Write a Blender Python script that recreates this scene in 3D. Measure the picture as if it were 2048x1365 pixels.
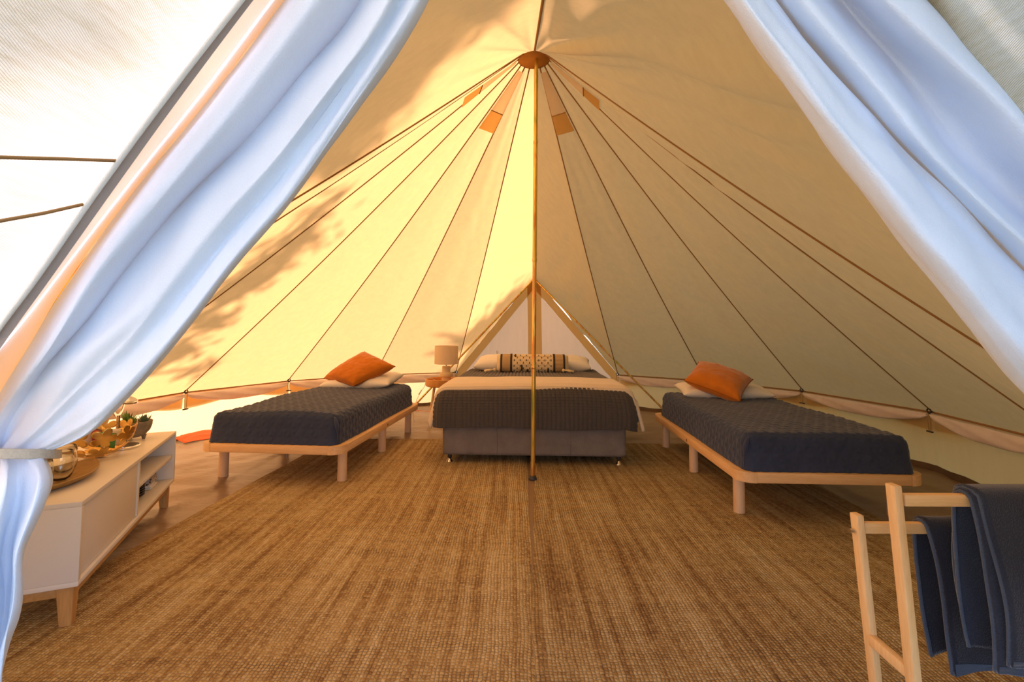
import bpy, bmesh, math, random
import numpy as np
from mathutils import Vector, Matrix, noise

random.seed(7)
PI = math.pi
SC = bpy.context.scene
COL = SC.collection
for o in list(bpy.data.objects):
    bpy.data.objects.remove(o)

# ------------------------------------------------------------------ camera
F_PX, TILT, PPY, HC, ROLL = 951.55, .0548, 606.5, 1.1158, .005
cd = bpy.data.cameras.new('camera')
cd.sensor_width = 36.0
cd.sensor_fit = 'HORIZONTAL'
cd.lens = F_PX / 2048 * 36
cd.shift_y = -(682.5 - PPY) / 2048
cd.clip_start = .02
cam = bpy.data.objects.new('camera', cd)
COL.objects.link(cam)
cam.matrix_world = Matrix.Translation((0, 0, HC)) @ Matrix.Rotation(PI / 2 + TILT, 4, 'X') @ Matrix.Rotation(ROLL, 4, 'Z')
SC.camera = cam

# ------------------------------------------------------------------ sky, sun, exposure
SUN_AZ, SUN_EL = math.radians(-86), math.radians(25)      # azimuth from +Y, negative = left
SUN = Vector((math.cos(SUN_EL) * math.sin(SUN_AZ), math.cos(SUN_EL) * math.cos(SUN_AZ), math.sin(SUN_EL)))
world = bpy.data.worlds.new('world')
SC.world = world
world.use_nodes = True
wn = world.node_tree
wn.nodes.clear()
sky = wn.nodes.new('ShaderNodeTexSky')
sky.sky_type = 'NISHITA'
sky.sun_disc = False
sky.sun_elevation = SUN_EL
sky.sun_rotation = SUN_AZ
sky.air_density = 1.0
sky.dust_density = .6
sky.ozone_density = 2.0
bg = wn.nodes.new('ShaderNodeBackground')
bg.inputs['Strength'].default_value = 1.65
wo = wn.nodes.new('ShaderNodeOutputWorld')
tnt = wn.nodes.new('ShaderNodeMix'); tnt.data_type = 'RGBA'; tnt.blend_type = 'MULTIPLY'
tnt.inputs[0].default_value = 1
tnt.inputs[7].default_value = (.95, .95, 1.16, 1)            # white balance of the sky light
wn.links.new(sky.outputs[0], tnt.inputs[6])
wn.links.new(tnt.outputs[2], bg.inputs[0])
wn.links.new(bg.outputs[0], wo.inputs[0])
sl = bpy.data.lights.new('sun', 'SUN')
sl.energy = 36.0
sl.angle = math.radians(1.6)
sl.color = (1, .95, 1.38)
sun = bpy.data.objects.new('sun', sl)
COL.objects.link(sun)
sun.rotation_euler = SUN.to_track_quat('Z', 'Y').to_euler()
sun.location = SUN * 12

SC.view_settings.view_transform = 'Standard'
SC.view_settings.look = 'None'
SC.view_settings.gamma = 1
SC.view_settings.use_curve_mapping = False
SC.view_settings.exposure = -1.14
SC.cycles.diffuse_bounces = 6
SC.cycles.max_bounces = 14
SC.cycles.transparent_max_bounces = 16

# ------------------------------------------------------------------ helpers
def ray(x, y):
    u, v = x - 1024, y - PPY
    c, s = math.cos(-ROLL), math.sin(-ROLL)
    u, v = c * u - s * v, s * u + c * v
    dx, dy, dz = u / F_PX, 1, -v / F_PX
    c, s = math.cos(TILT), math.sin(TILT)
    dy, dz = c * dy - s * dz, s * dy + c * dz
    return Vector((dx / dy, 1, dz / dy))

def at(x, y, Y):                       # the point of the place at depth Y that the photograph shows at (x, y)
    return Vector((0, 0, HC)) + ray(x, y) * Y

def lerp(a, b, t):
    return a + (b - a) * t

def tag(o, label=None, cat=None, group=None, kind=None):
    if label: o['label'] = label
    if cat: o['category'] = cat
    if group: o['group'] = group
    if kind: o['kind'] = kind
    return o

def empty(name, loc=(0, 0, 0), rz=0.0):
    o = bpy.data.objects.new(name, None)
    o.empty_display_size = .05
    o.location = loc
    o.rotation_euler = (0, 0, rz)
    COL.objects.link(o)
    return o

def thing(name, label, cat, loc=(0, 0, 0), rz=0.0, group=None):
    return tag(empty(name, loc, rz), label, cat, group)

def mesh_obj(name, me, mat, parent=None, smooth=True):
    if smooth and len(me.polygons):
        me.polygons.foreach_set('use_smooth', [True] * len(me.polygons))
    if mat: me.materials.append(mat)
    o = bpy.data.objects.new(name, me)
    COL.objects.link(o)
    if parent: o.parent = parent
    return o

def link_copy(o, parent=None):
    c = o.copy()
    COL.objects.link(c)
    c.parent = parent
    return c

class MB:
    """collects shapes into one mesh"""
    def __init__(s):
        s.v, s.f, s.uv = [], [], []
    def add(s, v, f):
        n = len(s.v)
        s.v += [tuple(p) for p in v]
        s.f += [tuple(i + n for i in q) for q in f]
        return s
    def box(s, lo, hi, bevel=0.0, seg=2, mat=None):
        bm = bmesh.new()
        bmesh.ops.create_cube(bm, size=1)
        for v in bm.verts:
            v.co = Vector([lerp(lo[k], hi[k], v.co[k] + .5) for k in range(3)])
        if bevel > 0:
            bmesh.ops.bevel(bm, geom=bm.edges[:], offset=bevel, segments=seg, profile=.5, affect='EDGES')
        if mat is not None:
            bmesh.ops.transform(bm, matrix=mat, verts=bm.verts[:])
        bm.verts.index_update()
        s.add([v.co.copy() for v in bm.verts], [[v.index for v in f.verts] for f in bm.faces])
        bm.free()
        return s
    def bar(s, p, q, w, h, up=(0, 0, 1), bevel=0.0):
        p, q = Vector(p), Vector(q)
        z = (q - p).normalized()
        x = Vector(up).cross(z)
        x = x.normalized() if x.length > 1e-5 else Vector((1, 0, 0))
        y = z.cross(x)
        m = Matrix((x, y, z)).transposed().to_4x4()
        m.translation = p
        return s.box((-w / 2, -h / 2, 0), (w / 2, h / 2, (q - p).length), bevel, 2, m)
    def tube(s, pts, r, n=8, cap=True, closed=False):
        pts = [Vector(p) for p in pts]
        N = len(pts)
        rs = r if isinstance(r, (list, tuple)) else [r] * N
        ref = None
        V, Fc = [], []
        for i, p in enumerate(pts):
            a = pts[i - 1] if (i > 0 or closed) else p
            b = pts[(i + 1) % N] if (i < N - 1 or closed) else p
            t = (b - a)
            t = t.normalized() if t.length > 1e-9 else Vector((0, 0, 1))
            if ref is None:
                ref = Vector((0, 0, 1)) if abs(t.z) < .9 else Vector((1, 0, 0))
            x = ref - t * ref.dot(t)
            x.normalize()
            ref = x
            y = t.cross(x)
            for k in range(n):
                a_ = 2 * PI * k / n
                V.append(p + (x * math.cos(a_) + y * math.sin(a_)) * rs[i])
        for i in range(N if closed else N - 1):
            j = (i + 1) % N
            for k in range(n):
                k2 = (k + 1) % n
                Fc.append((i * n + k, i * n + k2, j * n + k2, j * n + k))
        if cap and not closed:
            Fc.append(tuple(range(n))[::-1])
            Fc.append(tuple((N - 1) * n + k for k in range(n)))
        return s.add(V, Fc)
    def lathe(s, prof, n=24, c=(0, 0, 0), closed=False, sx=1, sy=1):
        V, Fc = [], []
        for (r, z) in prof:
            for k in range(n):
                a = 2 * PI * k / n
                V.append((c[0] + r * math.cos(a) * sx, c[1] + r * math.sin(a) * sy, c[2] + z))
        m = len(prof)
        for i in range(m if closed else m - 1):
            j = (i + 1) % m
            for k in range(n):
                k2 = (k + 1) % n
                Fc.append((i * n + k, i * n + k2, j * n + k2, j * n + k))
        if not closed:
            if prof[0][0] > 1e-6: Fc.append(tuple(range(n))[::-1])
            if prof[-1][0] > 1e-6: Fc.append(tuple((m - 1) * n + k for k in range(n)))
        return s.add(V, Fc)
    def grid(s, fn, nu, nv):
        V = [fn(i / nu, j / nv) for j in range(nv + 1) for i in range(nu + 1)]
        Fc = [(j * (nu + 1) + i, j * (nu + 1) + i + 1, (j + 1) * (nu + 1) + i + 1, (j + 1) * (nu + 1) + i)
              for j in range(nv) for i in range(nu)]
        return s.add(V, Fc)
    def build(s, name, mat, parent=None, smooth=True, weld=0.0, sharp=None):
        me = bpy.data.meshes.new(name)
        me.from_pydata(s.v, [], s.f)
        if len(s.f) < 9000:
            bm = bmesh.new(); bm.from_mesh(me)
            if weld: bmesh.ops.remove_doubles(bm, verts=bm.verts[:], dist=weld)
            bmesh.ops.recalc_face_normals(bm, faces=bm.faces[:])
            bm.to_mesh(me); bm.free()
        o = mesh_obj(name, me, mat, parent, smooth)
        if sharp is not None and smooth:
            me.set_sharp_from_angle(angle=math.radians(sharp))
        return o

def solidify(o, t, off=0.0):
    m = o.modifiers.new('thickness', 'SOLIDIFY')
    m.thickness = t
    m.offset = off
    return o

def rbox(name, mat, parent, size, r, step, disp=None, bottom=False, wob=0.0, origin=(0, 0, 0), shape=None, seed=0.0, skip=()):
    """fabric box: rounded box with a displaced, unrolled surface; base at z=0, centred in x, y"""
    a, b, c = size
    nx, ny, nz = max(2, round(a / step)), max(2, round(b / step)), max(2, round(c / step))
    X = np.linspace(-a / 2, a / 2, nx + 1); Y = np.linspace(-b / 2, b / 2, ny + 1); Z = np.linspace(0, c, nz + 1)
    Vs, Fs, n0 = [], [], 0
    def face(P, U, flip):
        nonlocal n0
        h, w = P.shape[:2]
        idx = np.arange(h * w).reshape(h, w) + n0
        q = np.stack([idx[:-1, :-1], idx[:-1, 1:], idx[1:, 1:], idx[1:, :-1]], -1).reshape(-1, 4)
        if flip: q = q[:, ::-1]
        P = P.reshape(-1, 3); U = U.reshape(-1, 2)
        lo = np.array([-a / 2 + r, -b / 2 + r, -9 if not bottom else r]); hi = np.array([a / 2 - r, b / 2 - r, c - r])
        Q = np.clip(P, lo, hi)
        N = P - Q
        N /= np.linalg.norm(N, axis=1, keepdims=True)
        d = np.zeros(len(P))
        if disp is not None:
            dc = np.hypot(np.abs(P[:, 0]) - a / 2, np.abs(P[:, 1]) - b / 2)
            d = disp(U[:, 0], U[:, 1]) * np.clip(dc / .05, 0, 1)
        R = Q + N * (r + d)[:, None]
        Vs.append(R); Fs.append(q); n0 += len(R)
    gx, gy = np.meshgrid(X, Y)
    if 'top' not in skip: face(np.stack([gx, gy, np.full_like(gx, c)], -1), np.stack([gx, gy], -1), False)
    if bottom: face(np.stack([gx, gy, np.zeros_like(gx)], -1), np.stack([gx, gy], -1), True)
    gx, gz = np.meshgrid(X, Z)
    face(np.stack([gx, np.full_like(gx, -b / 2), gz], -1), np.stack([gx, -b / 2 - (c - gz)], -1), False)
    if 'back' not in skip: face(np.stack([gx, np.full_like(gx, b / 2), gz], -1), np.stack([gx, b / 2 + (c - gz)], -1), True)
    gy, gz = np.meshgrid(Y, Z)
    face(np.stack([np.full_like(gy, -a / 2), gy, gz], -1), np.stack([-a / 2 - (c - gz), gy], -1), True)
    face(np.stack([np.full_like(gy, a / 2), gy, gz], -1), np.stack([a / 2 + (c - gz), gy], -1), False)
    V = np.concatenate(Vs); Fq = np.concatenate(Fs)
    key = np.round(V / 2e-4).astype(np.int64)
    _, first, inv = np.unique(key, axis=0, return_index=True, return_inverse=True)
    inv = inv.reshape(-1)
    V = V[first]; Fq = inv[Fq]
    if wob:
        s = seed * 3.7
        V = V + wob * np.stack([np.sin(V[:, 1] * 5.1 + V[:, 2] * 9 + s) * .6, np.sin(V[:, 0] * 6.3 + s + V[:, 2] * 7) * .6,
                                (np.sin(V[:, 0] * 4.7 + s) * np.sin(V[:, 1] * 3.9 + s * 2) + .5 * np.sin(V[:, 0] * 9 + V[:, 1] * 7)) * np.clip(V[:, 2] / c, 0, 1)], -1)
    if shape is not None: V = shape(V)
    V = V + np.array(origin)
    me = bpy.data.meshes.new(name)
    good = np.array([len(set(q)) == 4 for q in Fq.tolist()])
    me.from_pydata(V.tolist(), [], [list(dict.fromkeys(q)) for q in Fq.tolist() if len(set(q)) >= 3])
    return mesh_obj(name, me, mat, parent)

# ------------------------------------------------------------------ materials
class NT:
    def __init__(s, name):
        s.m = bpy.data.materials.new(name)
        s.m.use_nodes = True
        s.t = s.m.node_tree
        s.t.nodes.clear()
        s.out = s.t.nodes.new('ShaderNodeOutputMaterial')
    def n(s, kind, **kw):
        nd = s.t.nodes.new(kind)
        for k, v in kw.items():
            if k.startswith('i_'):
                key = k[2:].replace('_', ' ')
                nd.inputs[int(key) if key.isdigit() else key].default_value = v
            else:
                setattr(nd, k, v)
        return nd
    def l(s, a, b):
        s.t.links.new(a, b)
    def math(s, op, a, b=None, c=None):
        nd = s.t.nodes.new('ShaderNodeMath')
        nd.operation = op
        for k, v in enumerate((a, b, c)):
            if v is None: continue
            if isinstance(v, (int, float)): nd.inputs[k].default_value = v
            else: s.l(v, nd.inputs[k])
        return nd.outputs[0]
    def coord(s, kind='Object', scale=(1, 1, 1), rot=(0, 0, 0)):
        tc = s.n('ShaderNodeTexCoord')
        mp = s.n('ShaderNodeMapping')
        mp.inputs['Scale'].default_value = scale
        mp.inputs['Rotation'].default_value = rot
        s.l(tc.outputs[kind], mp.inputs[0])
        return mp.outputs[0]
    def noise(s, vec, scale, detail=3, rough=.55):
        nd = s.n('ShaderNodeTexNoise')
        nd.inputs['Scale'].default_value = scale
        nd.inputs['Detail'].default_value = detail
        nd.inputs['Roughness'].default_value = rough
        s.l(vec, nd.inputs['Vector'])
        return nd.outputs['Fac']
    def ramp(s, fac, stops):
        nd = s.n('ShaderNodeValToRGB')
        e = nd.color_ramp.elements
        while len(e) > 1: e.remove(e[-1])
        e[0].position, e[0].color = stops[0][0], (*stops[0][1], 1)
        for p, c in stops[1:]:
            x = e.new(p); x.color = (*c, 1)
        s.l(fac, nd.inputs[0])
        return nd.outputs[0]
    def bump(s, h, strength=.3, dist=.01):
        nd = s.n('ShaderNodeBump')
        nd.inputs['Strength'].default_value = strength
        nd.inputs['Distance'].default_value = dist
        s.l(h, nd.inputs['Height'])
        return nd.outputs[0]
    def principled(s, color=None, rough=.6, metal=0, normal=None, **kw):
        p = s.n('ShaderNodeBsdfPrincipled')
        if color is not None:
            if isinstance(color, tuple): p.inputs['Base Color'].default_value = (*color, 1)
            else: s.l(color, p.inputs['Base Color'])
        p.inputs['Roughness'].default_value = rough
        p.inputs['Metallic'].default_value = metal
        for k, v in kw.items(): p.inputs[k].default_value = v
        if normal is not None: s.l(normal, p.inputs['Normal'])
        s.l(p.outputs[0], s.out.inputs[0])
        return p

def m_cloth(name, diff, trans, mix=.5, weave=420, wrinkle=0.0, wscale=3.0, streak=0.0, bumpd=.0006):
    """thin woven fabric: reflects and lets light through"""
    t = NT(name)
    co = t.coord()
    tc = t.n('ShaderNodeTexCoord')
    sp = t.n('ShaderNodeSeparateXYZ'); t.l(tc.outputs['Object'], sp.inputs[0])
    fine = t.noise(co, weave, 2)
    h = fine
    nrm = None
    if wrinkle:
        w = t.noise(co, wscale, 4, .55)
        h = t.math('ADD', t.math('MULTIPLY', fine, bumpd), t.math('MULTIPLY', w, wrinkle))
        nrm = t.bump(h, 1.0, 1.0)
    else:
        nrm = t.bump(t.math('MULTIPLY', fine, bumpd), 1.0, 1.0)
    var = t.noise(t.coord(scale=(6, 6, 1)), 3.0, 5, .6)
    vv = t.math('MULTIPLY_ADD', var, .14 + streak, .93 - streak / 2)
    def tint(c):
        mx = t.n('ShaderNodeMix', data_type='RGBA', blend_type='MULTIPLY')
        mx.inputs[0].default_value = 1
        mx.inputs[6].default_value = (*c, 1)
        cmb = t.n('ShaderNodeCombineColor'); [t.l(vv, cmb.inputs[k]) for k in range(3)]
        t.l(cmb.outputs[0], mx.inputs[7])
        return mx.outputs[2]
    d = t.n('ShaderNodeBsdfDiffuse'); t.l(tint(diff), d.inputs[0]); t.l(nrm, d.inputs['Normal'])
    tr = t.n('ShaderNodeBsdfTranslucent'); t.l(tint(trans), tr.inputs[0]); t.l(nrm, tr.inputs['Normal'])
    ms = t.n('ShaderNodeMixShader'); ms.inputs[0].default_value = mix
    t.l(d.outputs[0], ms.inputs[1]); t.l(tr.outputs[0], ms.inputs[2])
    t.l(ms.outputs[0], t.out.inputs[0])
    return t.m

def m_plain(name, col, rough=.6, metal=0, bump=0, bscale=60, var=0.0, **kw):
    t = NT(name)
    co = t.coord()
    nrm = None
    if bump: nrm = t.bump(t.noise(co, bscale, 4), bump, .003)
    c = col
    if var:
        v = t.noise(co, bscale * .15 + 4, 4)
        c = t.ramp(v, [(.3, tuple(x * (1 - var) for x in col)), (.7, tuple(min(1, x * (1 + var)) for x in col))])
    t.principled(c, rough, metal, nrm, **kw)
    return t.m

def m_wood(name, c1, c2, axis='Y', rough=.5, ring=40, knots=False):
    t = NT(name)
    sc = {'X': (1.2, 14, 14), 'Y': (14, 1.2, 14), 'Z': (14, 14, 1.2)}[axis]
    co = t.coord(scale=sc)
    n1 = t.noise(co, 3.0, 5, .6)
    n2 = t.noise(co, ring * .5, 3, .6)
    f = t.math('ADD', t.math('MULTIPLY', n1, .65), t.math('MULTIPLY', n2, .35))
    c = t.ramp(f, [(.3, c2), (.62, c1)])
    if knots:
        vo = t.n('ShaderNodeTexVoronoi', feature='F1'); vo.inputs['Scale'].default_value = 4.3
        t.l(t.coord(scale=(1, 1, 1)), vo.inputs['Vector'])
        k = t.math('LESS_THAN', vo.outputs['Distance'], .055)
        mx = t.n('ShaderNodeMix', data_type='RGBA'); t.l(k, mx.inputs[0]); t.l(c, mx.inputs[6])
        mx.inputs[7].default_value = (.16, .055, .015, 1)
        c = mx.outputs[2]
    t.principled(c, rough, 0, t.bump(n2, .12, .002))
    return t.m

def m_fabric(name, col, col2=None, rough=.9, scale=500, bump=.4, sheen=.0, anis=(1, 1, 1), var=.12):
    t = NT(name)
    co = t.coord(scale=anis)
    n1 = t.noise(co, scale, 2, .7)
    n2 = t.noise(t.coord(), 9, 4, .6)
    f = t.math('ADD', t.math('MULTIPLY', n1, .6), t.math('MULTIPLY', n2, .4))
    c2 = col2 or tuple(x * (1 - var * 2) for x in col)
    c = t.ramp(f, [(.35, c2), (.65, col)])
    kw = {'Specular IOR Level': .15}
    if sheen: kw.update({'Sheen Weight': sheen, 'Sheen Roughness': .4})
    t.principled(c, rough, 0, t.bump(n1, bump, .002), **kw)
    return t.m

def m_rug(name, seed, tone=1.0):
    t = NT(name)
    tc = t.n('ShaderNodeTexCoord')
    # gentle waviness of the yarn rows
    wob = t.n('ShaderNodeTexNoise'); wob.inputs['Scale'].default_value = 2.2; wob.inputs['Detail'].default_value = 2
    t.l(tc.outputs['Object'], wob.inputs['Vector'])
    sep = t.n('ShaderNodeSeparateXYZ'); t.l(tc.outputs['Object'], sep.inputs[0])
    wo_ = t.math('MULTIPLY', t.math('SUBTRACT', wob.outputs['Fac'], .5), .05)
    fw = t.n('ShaderNodeTexNoise'); fw.inputs['Scale'].default_value = 42; fw.inputs['Detail'].default_value = 2
    t.l(tc.outputs['Object'], fw.inputs['Vector'])
    fc = t.n('ShaderNodeSeparateColor'); t.l(fw.outputs['Color'], fc.inputs[0])
    jx = t.math('MULTIPLY', t.math('SUBTRACT', fc.outputs[0], .5), .011)
    jy = t.math('MULTIPLY', t.math('SUBTRACT', fc.outputs[1], .5), .016)
    x = t.math('ADD', t.math('ADD', sep.outputs[0], wo_), jx)
    y = t.math('ADD', t.math('ADD', sep.outputs[1], wo_), jy)
    P = .0135
    xi = t.math('FLOOR', t.math('DIVIDE', x, P))
    wn_ = t.n('ShaderNodeTexWhiteNoise', noise_dimensions='1D'); t.l(t.math('ADD', xi, seed), wn_.inputs['W'])
    off = wn_.outputs['Value']
    yy = t.math('ADD', t.math('DIVIDE', y, P * 1.05), t.math('MULTIPLY', off, .4))
    yi = t.math('FLOOR', yy)
    hx = t.math('ABSOLUTE', t.math('SINE', t.math('MULTIPLY', t.math('DIVIDE', x, P), PI)))
    hy = t.math('ABSOLUTE', t.math('SINE', t.math('MULTIPLY', yy, PI)))
    h = t.math('MULTIPLY', t.math('POWER', hx, .9), t.math('POWER', hy, .75))
    # fine fibre
    fib = t.noise(t.coord(scale=(1, 1, 1)), 260, 3, .75)
    hh = t.math('ADD', h, t.math('MULTIPLY', fib, .55))
    # colour: long streaks along the rows, blotches, single knots
    stk = t.noise(t.coord(scale=(16, .55, 1)), 1.6, 4, .65)
    blot = t.noise(t.coord(scale=(1, 1, 1)), 1.3, 3, .6)
    cmb = t.n('ShaderNodeCombineXYZ'); t.l(xi, cmb.inputs[0]); t.l(yi, cmb.inputs[1]); cmb.inputs[2].default_value = seed
    kn = t.n('ShaderNodeTexWhiteNoise', noise_dimensions='3D'); t.l(cmb.outputs[0], kn.inputs['Vector'])
    f = t.math('ADD', t.math('MULTIPLY', stk, .62), t.math('ADD', t.math('MULTIPLY', blot, .17), t.math('ADD', t.math('MULTIPLY', kn.outputs['Value'], .11), t.math('MULTIPLY', fib, .10))))
    c = t.ramp(f, [(p_, tuple(x * tone for x in c_)) for p_, c_ in [(.30, (.20, .105, .042)), (.41, (.40, .250, .100)), (.51, (.58, .42, .19)), (.66, (.76, .62, .36))]])
    # dark brown mixed into the gaps between the knots
    gap = t.math('SMOOTH_MIN', h, 1.0, .1)
    dk = t.n('ShaderNodeMapRange'); dk.inputs[1].default_value = .02; dk.inputs[2].default_value = .5
    t.l(gap, dk.inputs[0])
    bl2 = t.noise(t.coord(scale=(.9, 5, 1)), 2.4, 3, .6)
    amt = t.n('ShaderNodeMapRange'); amt.inputs[1].default_value = .4; amt.inputs[2].default_value = .68; amt.inputs[3].default_value = .25; amt.inputs[4].default_value = .85
    t.l(bl2, amt.inputs[0])
    g = t.math('MULTIPLY', t.math('SUBTRACT', 1.0, dk.outputs[0]), amt.outputs[0])
    mx = t.n('ShaderNodeMix', data_type='RGBA'); t.l(g, mx.inputs[0]); t.l(c, mx.inputs[6]); mx.inputs[7].default_value = (.10, .068, .055, 1)
    t.principled(mx.outputs[2], .95, 0, t.bump(hh, .95, .0065), **{'Specular IOR Level': .1})
    return t.m

def m_zinc(name):
    """yellow-passivated steel: its coating shifts between gold, green and copper along the tube"""
    t = NT(name)
    n = t.noise(t.coord(scale=(9, 9, 1.1)), 2.2, 3, .6)
    c = t.ramp(n, [(.30, (.30, .34, .06)), (.42, (.72, .50, .10)), (.5, (.80, .58, .16)), (.57, (.70, .28, .08)), (.68, (.42, .40, .10))])
    t.principled(c, .28, .9)
    return t.m

M = {}
TRC, DFC = (.545, .268, .070), (.62, .43, .178)
M['canvas'] = m_cloth('tent canvas', DFC, TRC, .52, 330, .0022, 2.6, .06)
M['canvas_wall'] = m_cloth('tent wall canvas', (.62, .41, .155), (.72, .41, .135), .52, 330, .0010, 3.0)
M['canvas_out'] = m_cloth('porch canvas', (.86, .78, .60), (.92, .74, .42), .42, 260, .0012, 3.0, .04, .0012)
def m_coarse(name, diff, trans, mix, period):
    """canvas seen from close up: ribbed weave"""
    t = NT(name)
    tc = t.n('ShaderNodeTexCoord'); sp = t.n('ShaderNodeSeparateXYZ'); t.l(tc.outputs['Object'], sp.inputs[0])
    nz = t.noise(t.coord(), 30, 3, .6)
    y = t.math('ADD', sp.outputs[1], t.math('MULTIPLY', nz, .0022))
    z = t.math('ADD', sp.outputs[2], t.math('MULTIPLY', nz, .0022))
    a = t.math('ABSOLUTE', t.math('SINE', t.math('MULTIPLY', t.math('ADD', z, t.math('MULTIPLY', y, .35)), PI / period)))
    b = t.math('ABSOLUTE', t.math('SINE', t.math('MULTIPLY', y, PI / (period * .7))))
    h = t.math('MULTIPLY', t.math('POWER', a, .6), t.math('MULTIPLY_ADD', b, .35, .65))
    slub = t.noise(t.coord(scale=(1, 6, 60)), 4, 4, .6)
    def tint(c, lo):
        cc = t.ramp(h, [(.1, tuple(x * lo for x in c)), (.7, c)])
        mx = t.n('ShaderNodeMix', data_type='RGBA', blend_type='MULTIPLY'); mx.inputs[0].default_value = .5
        t.l(cc, mx.inputs[6]); t.l(t.ramp(slub, [(.3, (.75, .68, .5)), (.6, (1, 1, 1))]), mx.inputs[7])
        return mx.outputs[2]
    nrm = t.bump(h, .6, .0012)
    d = t.n('ShaderNodeBsdfDiffuse'); t.l(tint(diff, .45), d.inputs[0]); t.l(nrm, d.inputs['Normal'])
    tr = t.n('ShaderNodeBsdfTranslucent'); t.l(tint(trans, .7), tr.inputs[0]); t.l(nrm, tr.inputs['Normal'])
    ms = t.n('ShaderNodeMixShader'); ms.inputs[0].default_value = mix
    t.l(d.outputs[0], ms.inputs[1]); t.l(tr.outputs[0], ms.inputs[2]); t.l(ms.outputs[0], t.out.inputs[0])
    return t.m
M['canvas_out'] = m_coarse('porch canvas', (.50, .43, .27), (.82, .66, .42), .5, .0016)
M['canvas_dark'] = m_cloth('reinforcing canvas', (.52, .28, .085), (.50, .22, .045), .4, 330)
M['vent_mesh'] = m_cloth('vent mesh', (.74, .62, .52), (.95, .80, .62), .6, 500)
M['vent_flap_shade'] = m_cloth('vent cover shade', (.56, .36, .14), (.90, .55, .20), .6, 330)
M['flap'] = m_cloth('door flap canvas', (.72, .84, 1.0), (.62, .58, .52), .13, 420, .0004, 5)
M['flap_backlit'] = m_cloth('backlit door flap canvas', (.72, .74, .74), (.95, .80, .62), .5, 420, .0004, 5)  # same canvas as the flap, with sun coming through put into its colours
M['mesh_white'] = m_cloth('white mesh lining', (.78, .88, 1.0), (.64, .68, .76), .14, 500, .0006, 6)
M['mesh_door'] = m_cloth('white door mesh', (.84, .69, .50), (.66, .44, .24), .35, 500, .0006, 3)
M['mesh_roll'] = m_cloth('rolled mesh', (.92, .86, .84), (.84, .76, .72), .3, 500, .0010, 9)
M['hem'] = m_cloth('grey hem tape', (.34, .29, .26), (.2, .16, .12), .1, 700)
M['piping'] = m_cloth('pale piping', (.8, .8, .76), (.7, .7, .6), .2, 700)
M['mud'] = m_plain('muddy skirt', (.11, .065, .03), .9, bump=.4, bscale=30, var=.3)
M['seam'] = m_plain('seam tape', (.30, .155, .045), .9)
M['groundsheet'] = None
M['white'] = m_plain('white laminate', (.70, .67, .62), .42, bump=.02, bscale=200)
M['oak'] = m_wood('oak', (.55, .30, .10), (.38, .185, .05), 'Z')
M['oak_y'] = m_wood('oak rail', (.55, .30, .10), (.38, .185, .05), 'Y')
M['pine'] = m_wood('pine', (.80, .52, .25), (.66, .37, .145), 'Y', .5, 40, True)
M['pine_x'] = m_wood('pine end', (.80, .52, .25), (.66, .37, .145), 'X', .5, 40, True)
M['pine_leg'] = m_wood('pine leg', (.80, .55, .32), (.70, .43, .21), 'Z', .55)
M['bamboo'] = m_wood('bamboo', (.82, .55, .26), (.68, .41, .16), 'Z', .45)
M['bamboo_x'] = m_wood('bamboo rail', (.80, .50, .21), (.66, .38, .13), 'X', .45)
M['bamboo_tray'] = m_wood('bamboo veneer', (.72, .36, .10), (.55, .24, .05), 'Z', .5)
M['navy'] = m_fabric('navy quilt cotton', (.044, .058, .108), None, .85, 420, .25, .25)
M['charcoal'] = m_fabric('charcoal quilt cotton', (.088, .078, .072), None, .85, 420, .25, .3)
M['linen_grey'] = m_fabric('grey upholstery linen', (.235, .20, .175), (.135, .115, .10), .9, 120, .4, 0, (1, 1, 6), .1)
M['sheet'] = m_fabric('white cotton', (.78, .745, .69), None, .85, 300, .15, .1, var=.04)
M['throw'] = m_fabric('cream fleece', (.72, .60, .44), None, .95, 260, .5, .4, var=.05)
M['rust'] = m_fabric('rust velvet', (.56, .185, .016), (.44, .13, .010), .8, 300, .2, .5)
M['rust_piping'] = m_fabric('rust piping', (.40, .12, .015), None, .85, 300, .2)
M['natural'] = m_fabric('natural woven wool', (.66, .52, .33), (.42, .30, .16), .95, 130, .8)
M['cream_wool'] = m_fabric('cream wool', (.76, .65, .46), (.6, .48, .31), .95, 170, .8)
M['black_wool'] = m_fabric('dark wool', (.055, .045, .04), None, .95, 170, .8)
M['zinc'] = m_zinc('zinc plated steel')
M['chrome'] = m_plain('chrome', (.75, .73, .70), .12, 1)
M['steel'] = m_plain('brushed steel', (.55, .53, .5), .25, 1)
M['mirror'] = m_plain('mirror glass', (.88, .88, .87), .02, 1)
M['black'] = m_plain('black plastic', (.03, .028, .026), .5)
M['dark_ceramic'] = m_plain('dark stoneware', (.035, .032, .03), .35)
M['lamp_shade'] = m_cloth('lampshade linen', (.86, .74, .54), (.80, .64, .42), .3, 300)
M['lamp_base'] = m_plain('cream ceramic', (.72, .58, .34), .6, bump=.05, bscale=90)
M['stone'] = m_plain('grey stoneware', (.20, .17, .13), .75, bump=.25, bscale=160, var=.25)
M['soil'] = m_plain('soil', (.10, .06, .03), .95, bump=.6, bscale=120, var=.4)
M['leaf1'] = m_plain('succulent green', (.16, .30, .06), .5, var=.25, bscale=40)
M['leaf2'] = m_plain('succulent blue green', (.10, .17, .10), .55, var=.25, bscale=40)
M['gold'] = m_plain('brass sheet', (.70, .45, .14), .3, 1)
M['tray'] = m_wood('mango wood', (.36, .21, .06), (.24, .13, .03), 'X', .5, 60)
M['rope'] = m_fabric('cotton tie strap', (.62, .52, .38), None, .9, 400, .3)
M['cord'] = m_plain('tan cord', (.42, .27, .10), .8)
M['orange_sheet'] = m_plain('orange sheeting', (.75, .13, .015), .6, bump=.3, bscale=25)
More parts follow.
